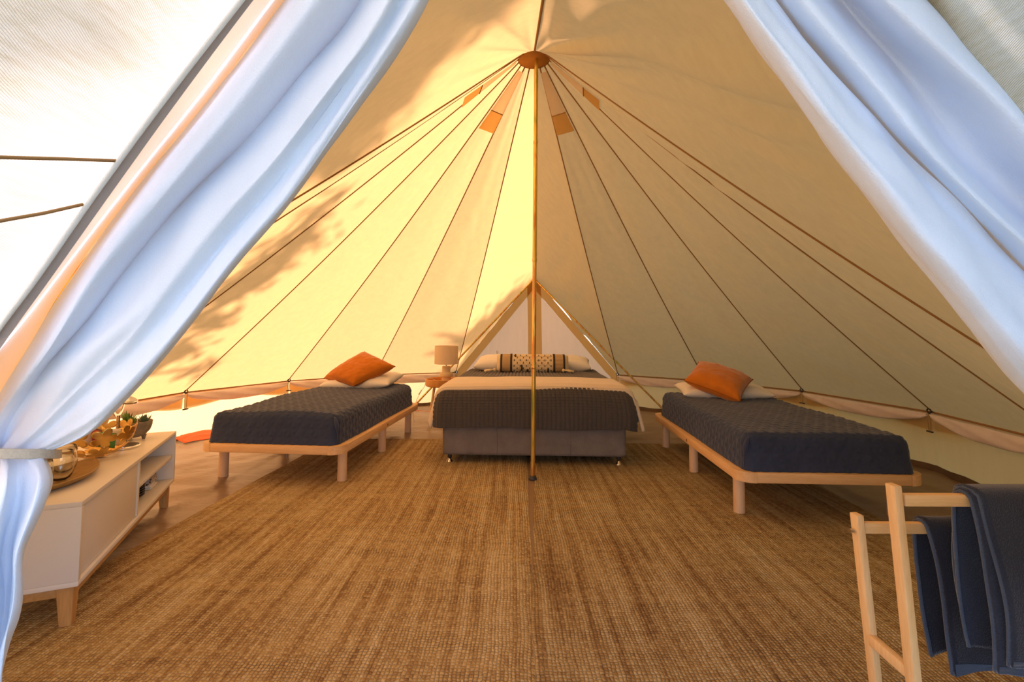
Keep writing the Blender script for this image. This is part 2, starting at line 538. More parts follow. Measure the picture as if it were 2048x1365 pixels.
M['towel1'] = m_fabric('slate towelling', (.038, .045, .066), (.020, .025, .038), .95, 300, 1.0, .45)
M['towel2'] = m_fabric('dark slate towelling', (.028, .032, .046), (.014, .017, .025), .95, 300, 1.0, .4)
M['towel_hem'] = m_fabric('towel border', (.075, .10, .14), (.045, .06, .09), .9, 400, .4, .3)
M['white_plastic'] = m_plain('white plastic', (.75, .72, .66), .45)
M['bark'] = m_plain('bark', (.16, .11, .07), .9, bump=.6, bscale=20, var=.3)
M['foliage'] = m_cloth('leaf', (.10, .17, .05), (.10, .16, .03), .2, 60)
t = NT('clear glass'); t.principled((.97, .98, .96), .0, 0, None, **{'Transmission Weight': 1.0, 'IOR': 1.45}); M['glass'] = t.m
t = NT('groundsheet')
co = t.coord()
wv = t.noise(t.coord(scale=(1, 1.6, 1), rot=(0, 0, .5)), 7, 4, .6)
w2 = t.noise(co, 9, 4, .6)
t.principled(t.ramp(t.noise(co, 2.2, 4), [(.3, (.20, .13, .07)), (.7, (.26, .17, .10))]), .33, 0,
             t.bump(t.math('ADD', t.math('MULTIPLY', wv, 1.0), t.math('MULTIPLY', w2, .25)), 1.0, .005))
M['groundsheet'] = t.m
t = NT('grass ground')
co = t.coord()
t.principled(t.ramp(t.noise(co, 1.7, 6, .7), [(.3, (.10, .115, .035)), (.55, (.20, .17, .075)), (.75, (.30, .23, .12))]), .95, 0, t.bump(t.noise(co, 35, 4), .6, .03))
M['ground'] = t.m
t = NT('patterned napkin')
vo = t.n('ShaderNodeTexVoronoi'); vo.inputs['Scale'].default_value = 60
t.l(t.coord(), vo.inputs['Vector'])
t.principled(t.ramp(vo.outputs['Distance'], [(.28, (.07, .06, .06)), (.36, (.55, .48, .44))]), .9)
M['napkin'] = t.m
t = NT('herringbone wool')
tc = t.coord(scale=(1, 1, 1)); sp = t.n('ShaderNodeSeparateXYZ'); t.l(tc, sp.inputs[0])
zig = t.math('PINGPONG', t.math('MULTIPLY', sp.outputs[0], 60), .5)
hb = t.math('FRACT', t.math('ADD', t.math('MULTIPLY', sp.outputs[2], 70), zig))
t.principled(t.ramp(hb, [(.3, (.62, .46, .26)), (.55, (.32, .20, .09))]), .95, 0, t.bump(hb, .5, .003))
M['herring'] = t.m
PACK = [m_plain('packet ' + n, c, .35) for n, c in (('cream', (.75, .68, .5)), ('green', (.08, .28, .06)), ('brown', (.12, .05, .03)),
        ('white', (.75, .75, .75)), ('yellow', (.8, .5, .04)), ('red', (.45, .05, .04)))]

# ------------------------------------------------------------------ tent shell
TC = Vector((-.012, 3.816, 0)); RAD = 3.36; ZE = .4735
HUB = Vector((.16, 3.60, 0)); HUB_R, HUB_Z = .122, 3.215
def ring(a, z=ZE, dr=0.0):
    r = math.radians(a)
    return TC + Vector(((RAD + dr) * math.sin(r), (RAD + dr) * math.cos(r), z))
def hubp(a, z=HUB_Z, r=HUB_R):
    q = math.radians(a)
    return HUB + Vector((r * math.sin(q), r * math.cos(q), z))
LEFT = [-14, -34, -53.6, -74, -94, -114, -134]
RIGHT = [27, 47.5, 67.8, 90, 110, 130]
REAR_APEX = Vector((.32, 6.98, 1.885))
FRONT_APEX = Vector((.11, .50, 1.98))
FOOT_L, FOOT_R = Vector((-1.34, .50, .02)), Vector((1.41, .50, .02))

def seam_pt(a, t, sag=.05):
    p = lerp(hubp(a), ring(a), t)
    p.z -= sag * math.sin(PI * t)
    return p

def wrinkle(p, s, amp, fx=1.0):
    q = Vector((p.x * 2.1 + s, p.y * 2.1 - s, p.z * 4.5))
    n1 = noise.noise(q)
    n2 = noise.noise(q * 2.3 + Vector((5, 3, 1)))
    return amp * (n1 + .55 * (1 - 2 * abs(n2)))

ceiling = tag(empty('ceiling', (HUB.x, HUB.y, HUB_Z)), 'cream canvas bell tent roof rising to the central pole', kind='structure')
def child_world(mb, name, mat, parent, **kw):
    off = Vector(parent.location)
    mb.v = [tuple(Vector(p) - off) for p in mb.v]
    return mb.build(name, mat, parent, **kw)

def gore(a0, a1, amp, seed):
    c0, c1 = seam_pt(a0, .5), seam_pt(a1, .5)
    nrm = (ring(a1) - ring(a0)).cross(hubp((a0 + a1) / 2) - ring(a0)).normalized()
    mb = MB()
    def fn(u, v):
        p = lerp(seam_pt(a0, v), seam_pt(a1, v), u)
        k = math.sin(PI * u) * math.sin(PI * min(1, v * 1.02)) ** .5
        q = Vector((u * 1.6 + v * 2.2 + seed, v * 11 - u * 2.6, seed))
        w = (1 - 2 * abs(noise.noise(q))) * .6 + noise.noise(q * 2.1) * .35
        q2 = Vector((v * 1.3 + seed, u * 3.1, seed * 2))
        return p + nrm * k * (.012 + amp * (w * (.25 + .75 * v) + 1.2 * noise.noise(q2)))
    mb.grid(fn, 30, 110)
    return child_world(mb, 'roof_panel', M['canvas'], ceiling)

for i in range(len(LEFT) - 1): gore(LEFT[i + 1], LEFT[i], .006, i * 1.7)
for i in range(len(RIGHT) - 1): gore(RIGHT[i], RIGHT[i + 1], .042, 20 + i * 2.3)

def tri_panel(h0, h1, e, ap, amp, seed, side):
    """roof panel over the rear frame: hub to seam end and frame apex, bulging between"""
    def fn(u, v):
        a = lerp(h0, e, v); a = a + Vector((0, 0, -.05 * math.sin(PI * v)))
        b = lerp(h1, ap, v)
        p = lerp(a, b, u)
        n = Vector((side * .75, .25, .62))
        k = math.sin(PI * u) * v
        return p + n * k * (.05 * math.sin(PI * v) + wrinkle(p, seed, amp))
    mb = MB(); mb.grid(fn, 26, 60)
    return child_world(mb, 'roof_panel', M['canvas'], ceiling)
tri_panel(hubp(-14), hubp(6), ring(-14), REAR_APEX, .004, 3, -1)
tri_panel(hubp(27), hubp(6), ring(27), REAR_APEX, .030, 9, 1)

# front: porch panels between the ridge, the front frame and the last seam
def porch(sgn, aS, foot, seed, amp, nsub=3):
    h0, e1 = hubp(aS), ring(aS)
    hr = hubp(180)
    mid = (ring(aS) + foot) / 2
    def fn(u, v):          # u: 0 at the last seam, 1 at ridge / front frame ; v: 0 hub, 1 eave
        top = lerp(h0, hr, u)
        a = seam_pt(aS, v)
        # ridge then frame leg
        L1 = (FRONT_APEX - hr).length; L2 = (foot - FRONT_APEX).length
        d = v * (L1 + L2)
        b = lerp(hr, FRONT_APEX, d / L1) if d < L1 else lerp(FRONT_APEX, foot, (d - L1) / L2)
        p = lerp(a, b, u)
        k = math.sin(PI * u) * math.sin(PI * v)
        out = Vector((sgn * .6, -.45, .65))
        fold = noise.noise(Vector((u * 5.0 + seed, v * 2.2 + u * 2.0, seed))) + .5 * (1 - 2 * abs(noise.noise(Vector((u * 7 + v * 2, v * 4 - u * 3, seed)))))
        return p + out * (k * .10 + k ** .6 * amp * fold)
    mb = MB(); mb.grid(fn, 40, 90)
    o = child_world(mb, 'roof_panel', M['canvas'], ceiling)
    return o
porch(-1, -134, FOOT_L, 31, .025)
porch(1, 130, FOOT_R, 44, .085)

# porch: the canvas runs on forward from the front frame on both sides of the doorway
YP = -.12
def porch_pt(sgn, foot, w, y):           # w 0 at the ridge, 1 at the ground ; y depth
    ap = FRONT_APEX
    f = (ap.y - y)
    p = lerp(ap, Vector((foot.x, ap.y, foot.z)), w)
    return Vector((p.x + sgn * f * .10 * w, y, p.z - f * .05 * (1 - w)))
def porch_hit(sgn, foot, x, y):          # where a line of sight meets the porch side
    d = ray(x, y); lo, hi = .02, 1.2
    for k in range(40):
        m = (lo + hi) / 2
        q = Vector((0, 0, HC)) + d * m
        w = min(1, max(0, (FRONT_APEX.z - q.z) / FRONT_APEX.z))
        if (q.x - porch_pt(sgn, foot, w, q.y).x) * sgn > 0: hi = m
        else: lo = m
    return Vector((0, 0, HC)) + d * lo
for sgn, foot, seed in ((-1, FOOT_L, 61), (1, FOOT_R, 75)):
    mb = MB()
    mb.grid(lambda u, v: porch_pt(sgn, foot, v, lerp(.495, YP, u)) + Vector((sgn * .004 * noise.noise(Vector((u * 4, v * 9, seed))), 0, 0)), 16, 60)
    child_world(mb, 'porch_panel', M['canvas_out'], ceiling)
for pts in (((-60, 313), (0, 315), (120, 318), (235, 322)), ((-60, 453), (0, 441), (80, 427), (160, 409))):
    mb = MB(); mb.tube([porch_hit(-1, FOOT_L, *p) + Vector((.003, 0, 0)) for p in pts], .0016, 6)
    child_world(mb, 'porch_seam', M['seam'], ceiling)
# seams, hub, vents
for a in LEFT + RIGHT:
    n = (HUB - ring(a)); n.z = -.6; n.normalize()
    mb = MB(); mb.tube([seam_pt(a, j / 40) + n * .004 for j in range(41)], .0055, 6)
    child_world(mb, 'seam', M['seam'], ceiling)
mb = MB(); mb.tube([lerp(hubp(6), REAR_APEX, j / 30) + Vector((0, 0, -.006)) for j in range(31)], .006, 6)
child_world(mb, 'seam', M['seam'], ceiling)
mb = MB(); mb.tube([lerp(hubp(180), FRONT_APEX, j / 30) + Vector((0, 0, -.006)) for j in range(31)], .008, 6)
child_world(mb, 'seam', M['seam'], ceiling)
mb = MB()
mb.lathe([(HUB_R + .004, HUB_Z - .004), (.05, HUB_Z + .085), (.0, HUB_Z + .13)], 36, (HUB.x, HUB.y, 0))
child_world(mb, 'hub_cap', M['canvas_dark'], ceiling)
def vent(a0, a1, t0, t1, t2):
    n = (HUB - ring((a0 + a1) / 2)); n.z = -.8; n.normalize()
    f = lambda ta, tb: (lambda u, v: lerp(seam_pt(a0, lerp(ta, tb, v)), seam_pt(a1, lerp(ta, tb, v)), lerp(.06, .94, u)) + n * .022)
    mb = MB(); mb.grid(f(t0, t1), 6, 10); child_world(mb, 'vent_mesh', M['vent_mesh'], ceiling)
    mb = MB(); mb.grid(f(t1, t2), 6, 6); child_world(mb, 'vent_flap_shade', M['vent_flap_shade'], ceiling)  # amber sheet standing for the outside cover's shadow on the canvas
    mb = MB(); mb.tube([lerp(seam_pt(a0, t1), seam_pt(a1, t1), lerp(.06, .94, k / 6)) + n * .024 for k in range(7)], .004, 6)
    child_world(mb, 'vent_seam', M['seam'], ceiling)
vent(-53.6, -34, .012, .095, .135)
vent(27, 47.5, .012, .095, .135)
vent(-114, -94, .012, .095, .135)
vent(90, 110, .012, .095, .135)

# walls (side panels between the eave points), with rolled mesh, eave seam, valance outside
walls = {'left': tag(empty('wall_left', TC + Vector((-RAD, 0, 0))), 'low cream canvas wall on the sunlit left side', kind='structure'),
         'right': tag(empty('wall_right', TC + Vector((RAD, 0, 0))), 'low cream canvas wall on the shaded right side', kind='structure'),
         'back': tag(empty('wall_back', TC + Vector((0, RAD, 0))), 'low cream canvas wall behind the double bed', kind='structure')}
def wall_seg(a0, a1, side, roll=True):
    par = walls[side]
    p0, p1 = ring(a0), ring(a1)
    q0, q1 = ring(a0, 0.0, .03), ring(a1, 0.0, .03)
    inw = (TC - (p0 + p1) / 2); inw.z = 0; inw.normalize()
    def fn(u, v):
        p = lerp(lerp(q0, q1, u), lerp(p0, p1, u), v)
        return p - inw * (.02 * math.sin(PI * u) * math.sin(PI * v) + wrinkle(p, a0, .008) * math.sin(PI * u))
    mb = MB(); mb.grid(fn, 20, 10); child_world(mb, 'wall_panel', M['canvas_wall'], par)
    mb = MB(); mb.tube([lerp(p0, p1, k / 10) + inw * .006 for k in range(11)], .008, 6)
    child_world(mb, 'eave_seam', M['seam'], par)
    # valance hanging outside, scalloped
    L = (p1 - p0).length
    mb = MB()
    mb.grid(lambda u, v: lerp(p0, p1, u) - inw * (.03 + .03 * v) + Vector((0, 0, .005 - v * (.085 + .06 * abs(math.cos(PI * u * 1.0)) ** 1.5))), 24, 4)
    child_world(mb, 'valance', M['canvas'], par)
    # mud skirt
    mb = MB(); mb.grid(lambda u, v: lerp(q0, q1, u) + inw * (.02 + .03 * (1 - v)) + Vector((0, 0, v * .055 + .004 * math.sin(u * 23 + a0))), 16, 2)
    child_world(mb, 'mud_skirt', M['mud'], par)
    if roll:
        # strip of white mesh rolled up and hung between two toggles
        def rf(u, v):
            p = lerp(p0, p1, .02 + .96 * u) + inw * .02
            s = math.sin(PI * u) ** .6
            a = v * 2 * PI
            h = .012 + .045 * s
            q = p + Vector((0, 0, -.012 - h)) + Vector((0, 0, math.cos(a) * h)) + inw * (math.sin(a) * (.010 + .014 * s) + .012)
            return q + inw * .006 * math.sin(u * 17 + math.cos(a) * 4)
        mb = MB(); mb.grid(rf, 30, 16); child_world(mb, 'rolled_mesh', M['mesh_roll'], par, weld=1e-5)
order = [(-34, -14, 'back', 1), (27, 47.5, 'back', 1), (-53.6, -34, 'left', 1), (-74, -53.6, 'left', 1), (-94, -74, 'left', 1), (-114, -94, 'left', 1), (-134, -114, 'left', 1),
         (47.5, 67.8, 'right', 1), (67.8, 90, 'right', 1), (90, 110, 'right', 1), (110, 130, 'right', 1)]
for s_ in order: wall_seg(*s_)
for aS, foot, side in ((-134, FOOT_L, 'left'), (130, FOOT_R, 'right')):
    e, q = ring(aS), ring(aS, 0, .03)
    mb = MB(); mb.grid(lambda u, v: lerp(lerp(q, Vector((foot.x, foot.y, 0)), u), lerp(e, foot, u), v), 10, 4)
    child_world(mb, 'wall_panel', M['canvas_wall'], walls[side])
def toggle(a, side, drop):
    p = ring(a); inw = (TC - p); inw.z = 0; inw.normalize()
    tg = Vector((-inw.y, inw.x, 0))
    c = p + inw * .035 + Vector((0, 0, -.01))
    mb = MB()
    mb.tube([c + tg * .012, c + tg * .010 + Vector((0, 0, -drop)), c - tg * .006 + Vector((0, 0, -drop - .01)), c - tg * .012 + Vector((0, 0, -drop * .5)), c - tg * .008], .0035, 6)
    o = child_world(mb, 'tie_loop', M['cord'], walls[side])
    mb = MB(); mb.bar(c + tg * .03 + Vector((0, 0, -drop - .012)), c - tg * .03 + Vector((0, 0, -drop - .012)), .012, .012, bevel=.004)
    child_world(mb, 'toggle', M['black'], walls[side])
    mb = MB(); mb.tube([c + Vector((0, 0, .02)) + (tg * math.cos(k * .7) + Vector((0, 0, 1)) * math.sin(k * .7)) * .018 for k in range(9)], .005, 6, True, True)
    child_world(mb, 'ring', M['black'], walls[side])
for a, s_, d in ((-14, 'back', .10), (27, 'back', .11), (-53.6, 'left', .09), (-74, 'left', .14), (-94, 'left', .1), (47.5, 'back', .1), (67.8, 'right', .1), (90, 'right', .13)):
    toggle(a, s_, d)

# rear door: white mesh triangles in a tan frame, closed
door = tag(empty('door_1', (REAR_APEX + Vector((0, 0, -REAR_APEX.z)))), 'closed rear tent door with two white mesh triangles', kind='structure')
EL, ER = ring(-14), ring(27)
GL, GR = ring(-14, 0, .02), ring(27, 0, .02)
def dpt(s, z):                                     # s: -1 left edge .. 1 right edge, z height
    if z >= ZE:
        k = (z - ZE) / (REAR_APEX.z - ZE)
        l, r = lerp(EL, REAR_APEX, k), lerp(ER, REAR_APEX, k)
    else:
        k = z / ZE
        l, r = lerp(GL, EL, k), lerp(GR, ER, k)
    return lerp(l, r, (s + 1) / 2)
def strip(fa, fb, z0, z1, name, mat, off=0.0, n=30):
    mb = MB()
    mb.grid(lambda u, v: lerp(fa(lerp(z0, z1, v)), fb(lerp(z0, z1, v)), u) + Vector((0, -off, 0)), 10, n)
    return child_world(mb, name, mat, door)
WS = .105
def halfw(z): return ((dpt(1, z) - dpt(-1, z)).length) / 2
def bL(z): return dpt(-1 + min(1, WS * 1.35 / max(halfw(z), 1e-3)) if z > ZE else -1 + WS / halfw(z), z)
def bR(z): return dpt(1 - min(1, WS * 1.35 / max(halfw(z), 1e-3)) if z > ZE else 1 - WS / halfw(z), z)
def cL(z): return dpt(-min(1, .10 / max(halfw(z), 1e-3)), z)
def cR(z): return dpt(min(1, .10 / max(halfw(z), 1e-3)), z)
ZT = REAR_APEX.z
zc = 1.66
strip(lambda z: bL(z), lambda z: cL(z), 0, zc, 'mesh_panel', M['mesh_door'])
strip(lambda z: cR(z), lambda z: bR(z), 0, zc, 'mesh_panel', M['mesh_door'])
strip(lambda z: dpt(-1, z), bL, 0, ZT, 'door_border', M['canvas_dark'], .004)
strip(bR, lambda z: dpt(1, z), 0, ZT, 'door_border', M['canvas_dark'], .004)
strip(cL, cR, 0, ZT, 'door_placket', M['canvas_dark'], .006)
for s, z0 in ((-.62, .80), (.68, .72)):
    p = dpt(s, z0) + Vector((0, -.02, 0))
    mb = MB(); mb.tube([p, p + Vector((.004, -.004, -.22)), p + Vector((.016, -.004, -.22)), p + Vector((.014, 0, -.01))], .003, 6)
    child_world(mb, 'tie_loop', M['cord'], door)
    mb = MB(); mb.bar(p + Vector((-.008, -.006, -.222)), p + Vector((.026, -.006, -.222)), .012, .012, bevel=.004)
    child_world(mb, 'toggle', M['black'], door)

# floor, ground
mb = MB()
NA = 240
V = [(TC.x, TC.y, .003)]
Fc = []
RR = [.3, .9, 1.4] + [1.6 + .03 * k for k in range(60)]
for r in RR:
    for k in range(NA):
        a = 2 * PI * k / NA
        x, y = TC.x + r * math.sin(a), TC.y + r * math.cos(a)
        y = max(y, .52)
        q = Vector((x * 1.7 + y * .8, y * 2.6 - x * 1.1, 0))
        h = .55 * (1 - 2 * abs(noise.noise(q))) + .30 * (1 - 2 * abs(noise.noise(q * 2.3 + Vector((7, 1, 0))))) + .12 * noise.noise(q * 5)
        z = .004 + max(0, .018 * h)
        if -2.05 < x < 2.3 and y < 4.9: z = .003
        V.append((x, y, z))
for k in range(NA): Fc.append((0, 1 + (k + 1) % NA, 1 + k))
for i in range(len(RR) - 1):
    for k in range(NA):
        k2 = (k + 1) % NA
        Fc.append((1 + i * NA + k, 1 + i * NA + k2, 1 + (i + 1) * NA + k2, 1 + (i + 1) * NA + k))
mb.add(V, Fc)
fl = mb.build('floor', M['groundsheet'])
tag(fl, 'wrinkled tan plastic groundsheet of the tent', kind='structure')
mb = MB(); mb.grid(lambda u, v: Vector((-30 + 60 * u, -24 + 60 * v, -.03 + .02 * noise.noise(Vector((u * 20, v * 20, 1))))), 40, 40)
tag(mb.build('ground', M['ground']), 'dry grassy ground outside the tent', kind='structure')

# ------------------------------------------------------------------ rugs
def rug(name, corners, label, seed, top):
    c = [Vector((*p, 0)) for p in corners]          # near-left, near-right, far-right, far-left
    ctr = sum(c, Vector()) / 4
    o = thing(name, label, 'rug', (ctr.x, ctr.y, 0), 0, 'jute rugs side by side on the tent floor')
    mb = MB()
    def fn(u, v):
        p = lerp(lerp(c[0], c[1], u), lerp(c[3], c[2], u), v) - ctr
        e = min(u, 1 - u) * (c[1] - c[0]).length; e2 = min(v, 1 - v) * 4
        z = top if min(e, e2) > .012 else .0055
        w = .007 * noise.noise(Vector((p.x * 7 + seed, p.y * 2.0, 0))) * (1 if e < .05 else 0)
        return Vector((p.x + w, p.y, z + .0015 * noise.noise(Vector((p.x * 2, p.y * 2, seed)))))
    mb.grid(fn, 60, 90)
    mb.build('weave', m_rug('jute weave %d' % seed, seed, 1.0 if seed < 10 else .86), o)  # right rug's tone lowered, in part for the dimmer light on it
    return o
rug('jute_rug', [(-1.98, .62), (.060, .62), (.150, 4.86), (-1.80, 4.86)], 'left of two tan jute rugs, under the white cabinet', 3, .0125)
rug('jute_rug', [(.012, .62), (2.10, .62), (2.26, 4.72), (.232, 4.72)], 'right of two tan jute rugs, under the towel stand', 11, .0075)

# ------------------------------------------------------------------ poles
cp = thing('centre_pole', 'tall gold-green zinc steel pole holding up the tent roof', 'tent pole', (.16, 3.585, .0))
topx = .02
zs = [0.03, .83, 1.64, 2.55, 3.32]
for i in range(4):
    r = .0165 if i % 2 == 0 else .0155
    mb = MB(); mb.tube([(topx * zs[i] / 3.3, 0, zs[i]), (topx * zs[i + 1] / 3.3, 0, zs[i + 1])], r, 20)
    mb.build('pole_section', M['zinc'], cp, sharp=40)
for z in zs[1:4]:
    mb = MB(); mb.lathe([(.0172, -.012), (.0185, -.009), (.0185, .009), (.0172, .012)], 20, (topx * z / 3.3, 0, z)); mb.build('collar', M['zinc'], cp, sharp=40)
mb = MB(); mb.lathe([(.03, 0.004), (.032, .012), (.026, .02), (.02, .035), (.0, .036)], 20); mb.build('foot', M['black'], cp)

ra = thing('rear_door_frame', 'gold zinc A-shaped pole frame around the rear tent door', 'tent pole', (REAR_APEX.x, 6.7, 0))
def tube_to(name, p, q, r, par, mat):
    off = Vector(par.location)
    mb = MB(); mb.tube([Vector(p) - off, Vector(q) - off], r, 14); return mb.build(name, M[mat], par, sharp=40)
ap = REAR_APEX + Vector((0, -.10, -.05))
tube_to('pole_leg', ap + Vector((-.012, 0, 0)), (-1.36, 6.42, .02), .0125, ra, 'zinc')
tube_to('pole_leg', ap + Vector((.012, 0, 0)), (2.05, 6.34, .02), .0125, ra, 'zinc')
tube_to('apex_joint', ap + Vector((-.05, 0, -.02)), ap + Vector((.05, 0, -.02)), .017, ra, 'zinc')

fa = thing('front_door_frame', 'A-shaped steel pole frame of the open front doorway', 'tent pole', (.11, .52, 0))
fa_ap = FRONT_APEX + Vector((0, .20, -.02))
tube_to('pole_leg', fa_ap, FOOT_L + Vector((-.45, .20, -.015)), .0125, fa, 'zinc')
tube_to('pole_leg', fa_ap, FOOT_R + Vector((.55, .20, -.015)), .0125, fa, 'zinc')

# ------------------------------------------------------------------ door flaps, tied back
def resample(poly, n):
    P = [Vector(p) for p in poly]
    # Catmull-Rom through the points, then even arc length
    Q = []
    for i in range(len(P) - 1):
        p0, p1, p2, p3 = P[max(i - 1, 0)], P[i], P[i + 1], P[min(i + 2, len(P) - 1)]
        for k in range(16):
            t = k / 16
            Q.append(.5 * ((2 * p1) + (-p0 + p2) * t + (2 * p0 - 5 * p1 + 4 * p2 - p3) * t * t + (-p0 + 3 * p1 - 3 * p2 + p3) * t ** 3))
    Q.append(P[-1])
    d = [0]
    for a, b in zip(Q, Q[1:]): d.append(d[-1] + (b - a).length)
    out, j = [], 0
    for k in range(n):
        t = d[-1] * k / (n - 1)
        while j < len(d) - 2 and d[j + 1] < t: j += 1
        w = (t - d[j]) / max(1e-9, d[j + 1] - d[j])
        out.append(lerp(Q[j], Q[j + 1], min(1, max(0, w))))
    return out

def crv(pts):            # pts (px, py, depth) -> world
    return [at(x, y, Y) for x, y, Y in pts]

def sheet(name, curves, mat, parent, sub=6, n=70, bow=None, amp=.0, seed=0):
    C = [resample(crv(c), n) for c in curves]
    rows = []
    for j in range(n):
        pts = [c[j] for c in C]
        row = []
        for i in range(len(pts) - 1):
            p0, p1, p2, p3 = pts[max(i - 1, 0)], pts[i], pts[i + 1], pts[min(i + 2, len(pts) - 1)]
            for k in range(sub):
                t = k / sub
                row.append(.5 * ((2 * p1) + (-p0 + p2) * t + (2 * p0 - 5 * p1 + 4 * p2 - p3) * t * t + (-p0 + 3 * p1 - 3 * p2 + p3) * t ** 3))
        row.append(pts[-1])
        rows.append(row)
    W = len(rows[0])
    off = Vector(parent.location)
    V = []
    for j, row in enumerate(rows):
        for i, p in enumerate(row):
            d = amp * noise.noise(Vector((i * .35 + seed, j * .10, seed)))
            V.append(p + Vector((0, d, 0)) - off)
    Fc = [(j * W + i, j * W + i + 1, (j + 1) * W + i + 1, (j + 1) * W + i) for j in range(n - 1) for i in range(W - 1)]
    mb = MB(); mb.add(V, Fc)
    return mb.build(name, mat, parent)

lf = thing('door_flap', 'white canvas tent door flap tied back left of the white cabinet', 'door flap', at(40, 905, .62), 0, 'door flaps of the front doorway')
TIE = .62
hem_out = [(770, -330, .47), (640, -190, .47), (490, 0, .47), (335, 200, .47), (200, 384, .475), (80, 556, .48), (0, 664, .49), (-80, 790, .52), (-95, 905, .57)]
hem_in = [(785, -330, .475), (657, -190, .475), (507, 0, .475), (354, 204, .475), (220, 390, .48), (98, 562, .485), (16, 676, .495), (-64, 800, .525), (-80, 905, .575)]
valA = [(820, -330, .52), (705, -190, .52), (569, 0, .52), (425, 190, .52), (308, 333, .525), (138, 559, .54), (55, 700, .56), (-20, 820, .60), (-42, 905, .60)]
crestA = [(850, -330, .485), (760, -190, .485), (640, 0, .485), (480, 210, .49), (355, 360, .495), (265, 465, .50), (180, 575, .51), (90, 715, .53), (5, 830, .585), (-25, 905, .585)]
valB = [(900, -330, .58), (825, -190, .58), (762, 0, .58), (650, 140, .58), (532, 275, .585), (427, 368, .59), (330, 477, .592), (225, 605, .595), (128, 700, .605), (45, 850, .625), (8, 905, .63)]
sheet('hem_tape', [hem_out, hem_in], M['hem'], lf)
sheet('canvas_edge', [hem_in, [tuple((a + b) / 2 + (-.006 if k == 2 else 0) for k, (a, b) in enumerate(zip(p, q))) for p, q in zip(hem_in, valA)], valA], M['flap_backlit'], lf, 8, 80)
sheet('canvas_flap', [valA, crestA, valB], M['flap'], lf, 12, 80, amp=.003)
mb = MB(); mb.tube([p - Vector(lf.location) + Vector((0, -.003, 0)) for p in resample(crv(hem_out), 80)], .0025, 6); mb.build('piping', M['piping'], lf)
wB0 = [(860, -330, .555), (785, -190, .55), (712, 0, .548), (602, 140, .548), (485, 275, .548), (380, 368, .552), (285, 477, .556), (184, 605, .562), (92, 700, .575), (20, 850, .605), (-8, 905, .61)]
wB1 = [(905, -330, .505), (845, -190, .50), (775, 0, .50), (670, 150, .50), (555, 300, .505), (460, 405, .51), (365, 520, .52), (255, 645, .53), (160, 735, .55), (55, 865, .59), (14, 907, .595)]
wB2 = [(915, -330, .525), (865, -190, .522), (800, 0, .52), (690, 175, .52), (570, 340, .525), (480, 450, .53), (390, 560, .54), (285, 690, .55), (190, 775, .57), (75, 880, .60), (32, 908, .605)]
wB3 = [(925, -330, .515), (885, -190, .512), (830, 0, .51), (700, 210, .51), (580, 385, .515), (465, 520, .52), (375, 635, .53), (280, 745, .545), (200, 825, .565), (105, 888, .60), (55, 908, .60)]
wB4 = [(935, -330, .54), (905, -190, .54), (860, 0, .54), (700, 241, .54), (564, 426, .545), (451, 559, .55), (340, 700, .56), (262, 788, .575), (185, 862, .59), (125, 893, .61), (80, 908, .615)]
wB5 = [(930, -330, .60), (890, -190, .60), (840, 0, .60), (680, 241, .60), (540, 426, .60), (430, 559, .60), (320, 700, .61), (240, 788, .62), (165, 862, .63), (110, 893, .64), (75, 908, .645)]
wB6 = [(900, -330, .63), (840, -190, .63), (760, 0, .63), (600, 241, .63), (450, 426, .63), (340, 559, .64), (220, 700, .645), (140, 788, .65), (80, 862, .655), (40, 893, .66), (10, 908, .665)]
sheet('mesh_lining', [wB0, wB1, wB2, wB3, wB4, wB5, wB6], M['mesh_white'], lf, 8, 80, amp=.006, seed=3)
# gathered tail below the tie strap
tl = [
    [(-95, 905, .575), (-120, 1000, .56), (-170, 1120, .55), (-190, 1300, .55), (-200, 1560, .55)],
    [(-50, 905, .575), (-70, 1000, .545), (-110, 1120, .53), (-130, 1300, .53), (-140, 1560, .53)],
    [(-20, 906, .60), (-30, 1000, .585), (-60, 1120, .58), (-70, 1300, .58), (-80, 1560, .58)],
    [(8, 908, .585), (5, 975, .545), (-22, 1100, .535), (-30, 1230, .535), (-60, 1420, .535), (-70, 1560, .535)],
    [(35, 908, .60), (38, 975, .575), (12, 1100, .575), (8, 1230, .575), (-25, 1400, .575), (-40, 1560, .575)],
    [(62, 908, .60), (78, 975, .56), (36, 1100, .55), (26, 1230, .55), (-2, 1350, .55), (-25, 1560, .55)],
    [(88, 908, .615), (104, 975, .59), (47, 1107, .58), (41, 1227, .58), (8, 1325, .58), (-15, 1560, .58)],
    [(60, 908, .66), (70, 975, .655), (10, 1107, .645), (0, 1227, .645), (-20, 1325, .645), (-40, 1560, .645)],
    [(-20, 908, .67), (-10, 975, .67), (-60, 1107, .66), (-80, 1227, .66), (-100, 1325, .66), (-120, 1560, .66)]]
sheet('flap_tail', tl, M['mesh_white'], lf, 7, 60, amp=.006, seed=8)
mb = MB()
c0 = at(-12, 908, .606)
pts = []
for k in range(40):
    a = 2 * PI * k / 40
    pts.append(c0 + Vector((.062 * math.cos(a), .052 * math.sin(a), -.2625 * .052 * math.sin(a))) - Vector(lf.location))
V, Fc = [], []
for k, p in enumerate(pts):
    out = (p - (c0 - Vector(lf.location))).normalized()
    for d, z in ((0, .006), (.005, .0055), (.005, -.0055), (0, -.006)):
        V.append(p + out * d + Vector((0, 0, z)))
for k in range(40):
    k2 = (k + 1) % 40
    for q in range(4): Fc.append((k * 4 + q, k * 4 + (q + 1) % 4, k2 * 4 + (q + 1) % 4, k2 * 4 + q))
mb.add(V, Fc); mb.build('tie_strap', M['rope'], lf, sharp=50)

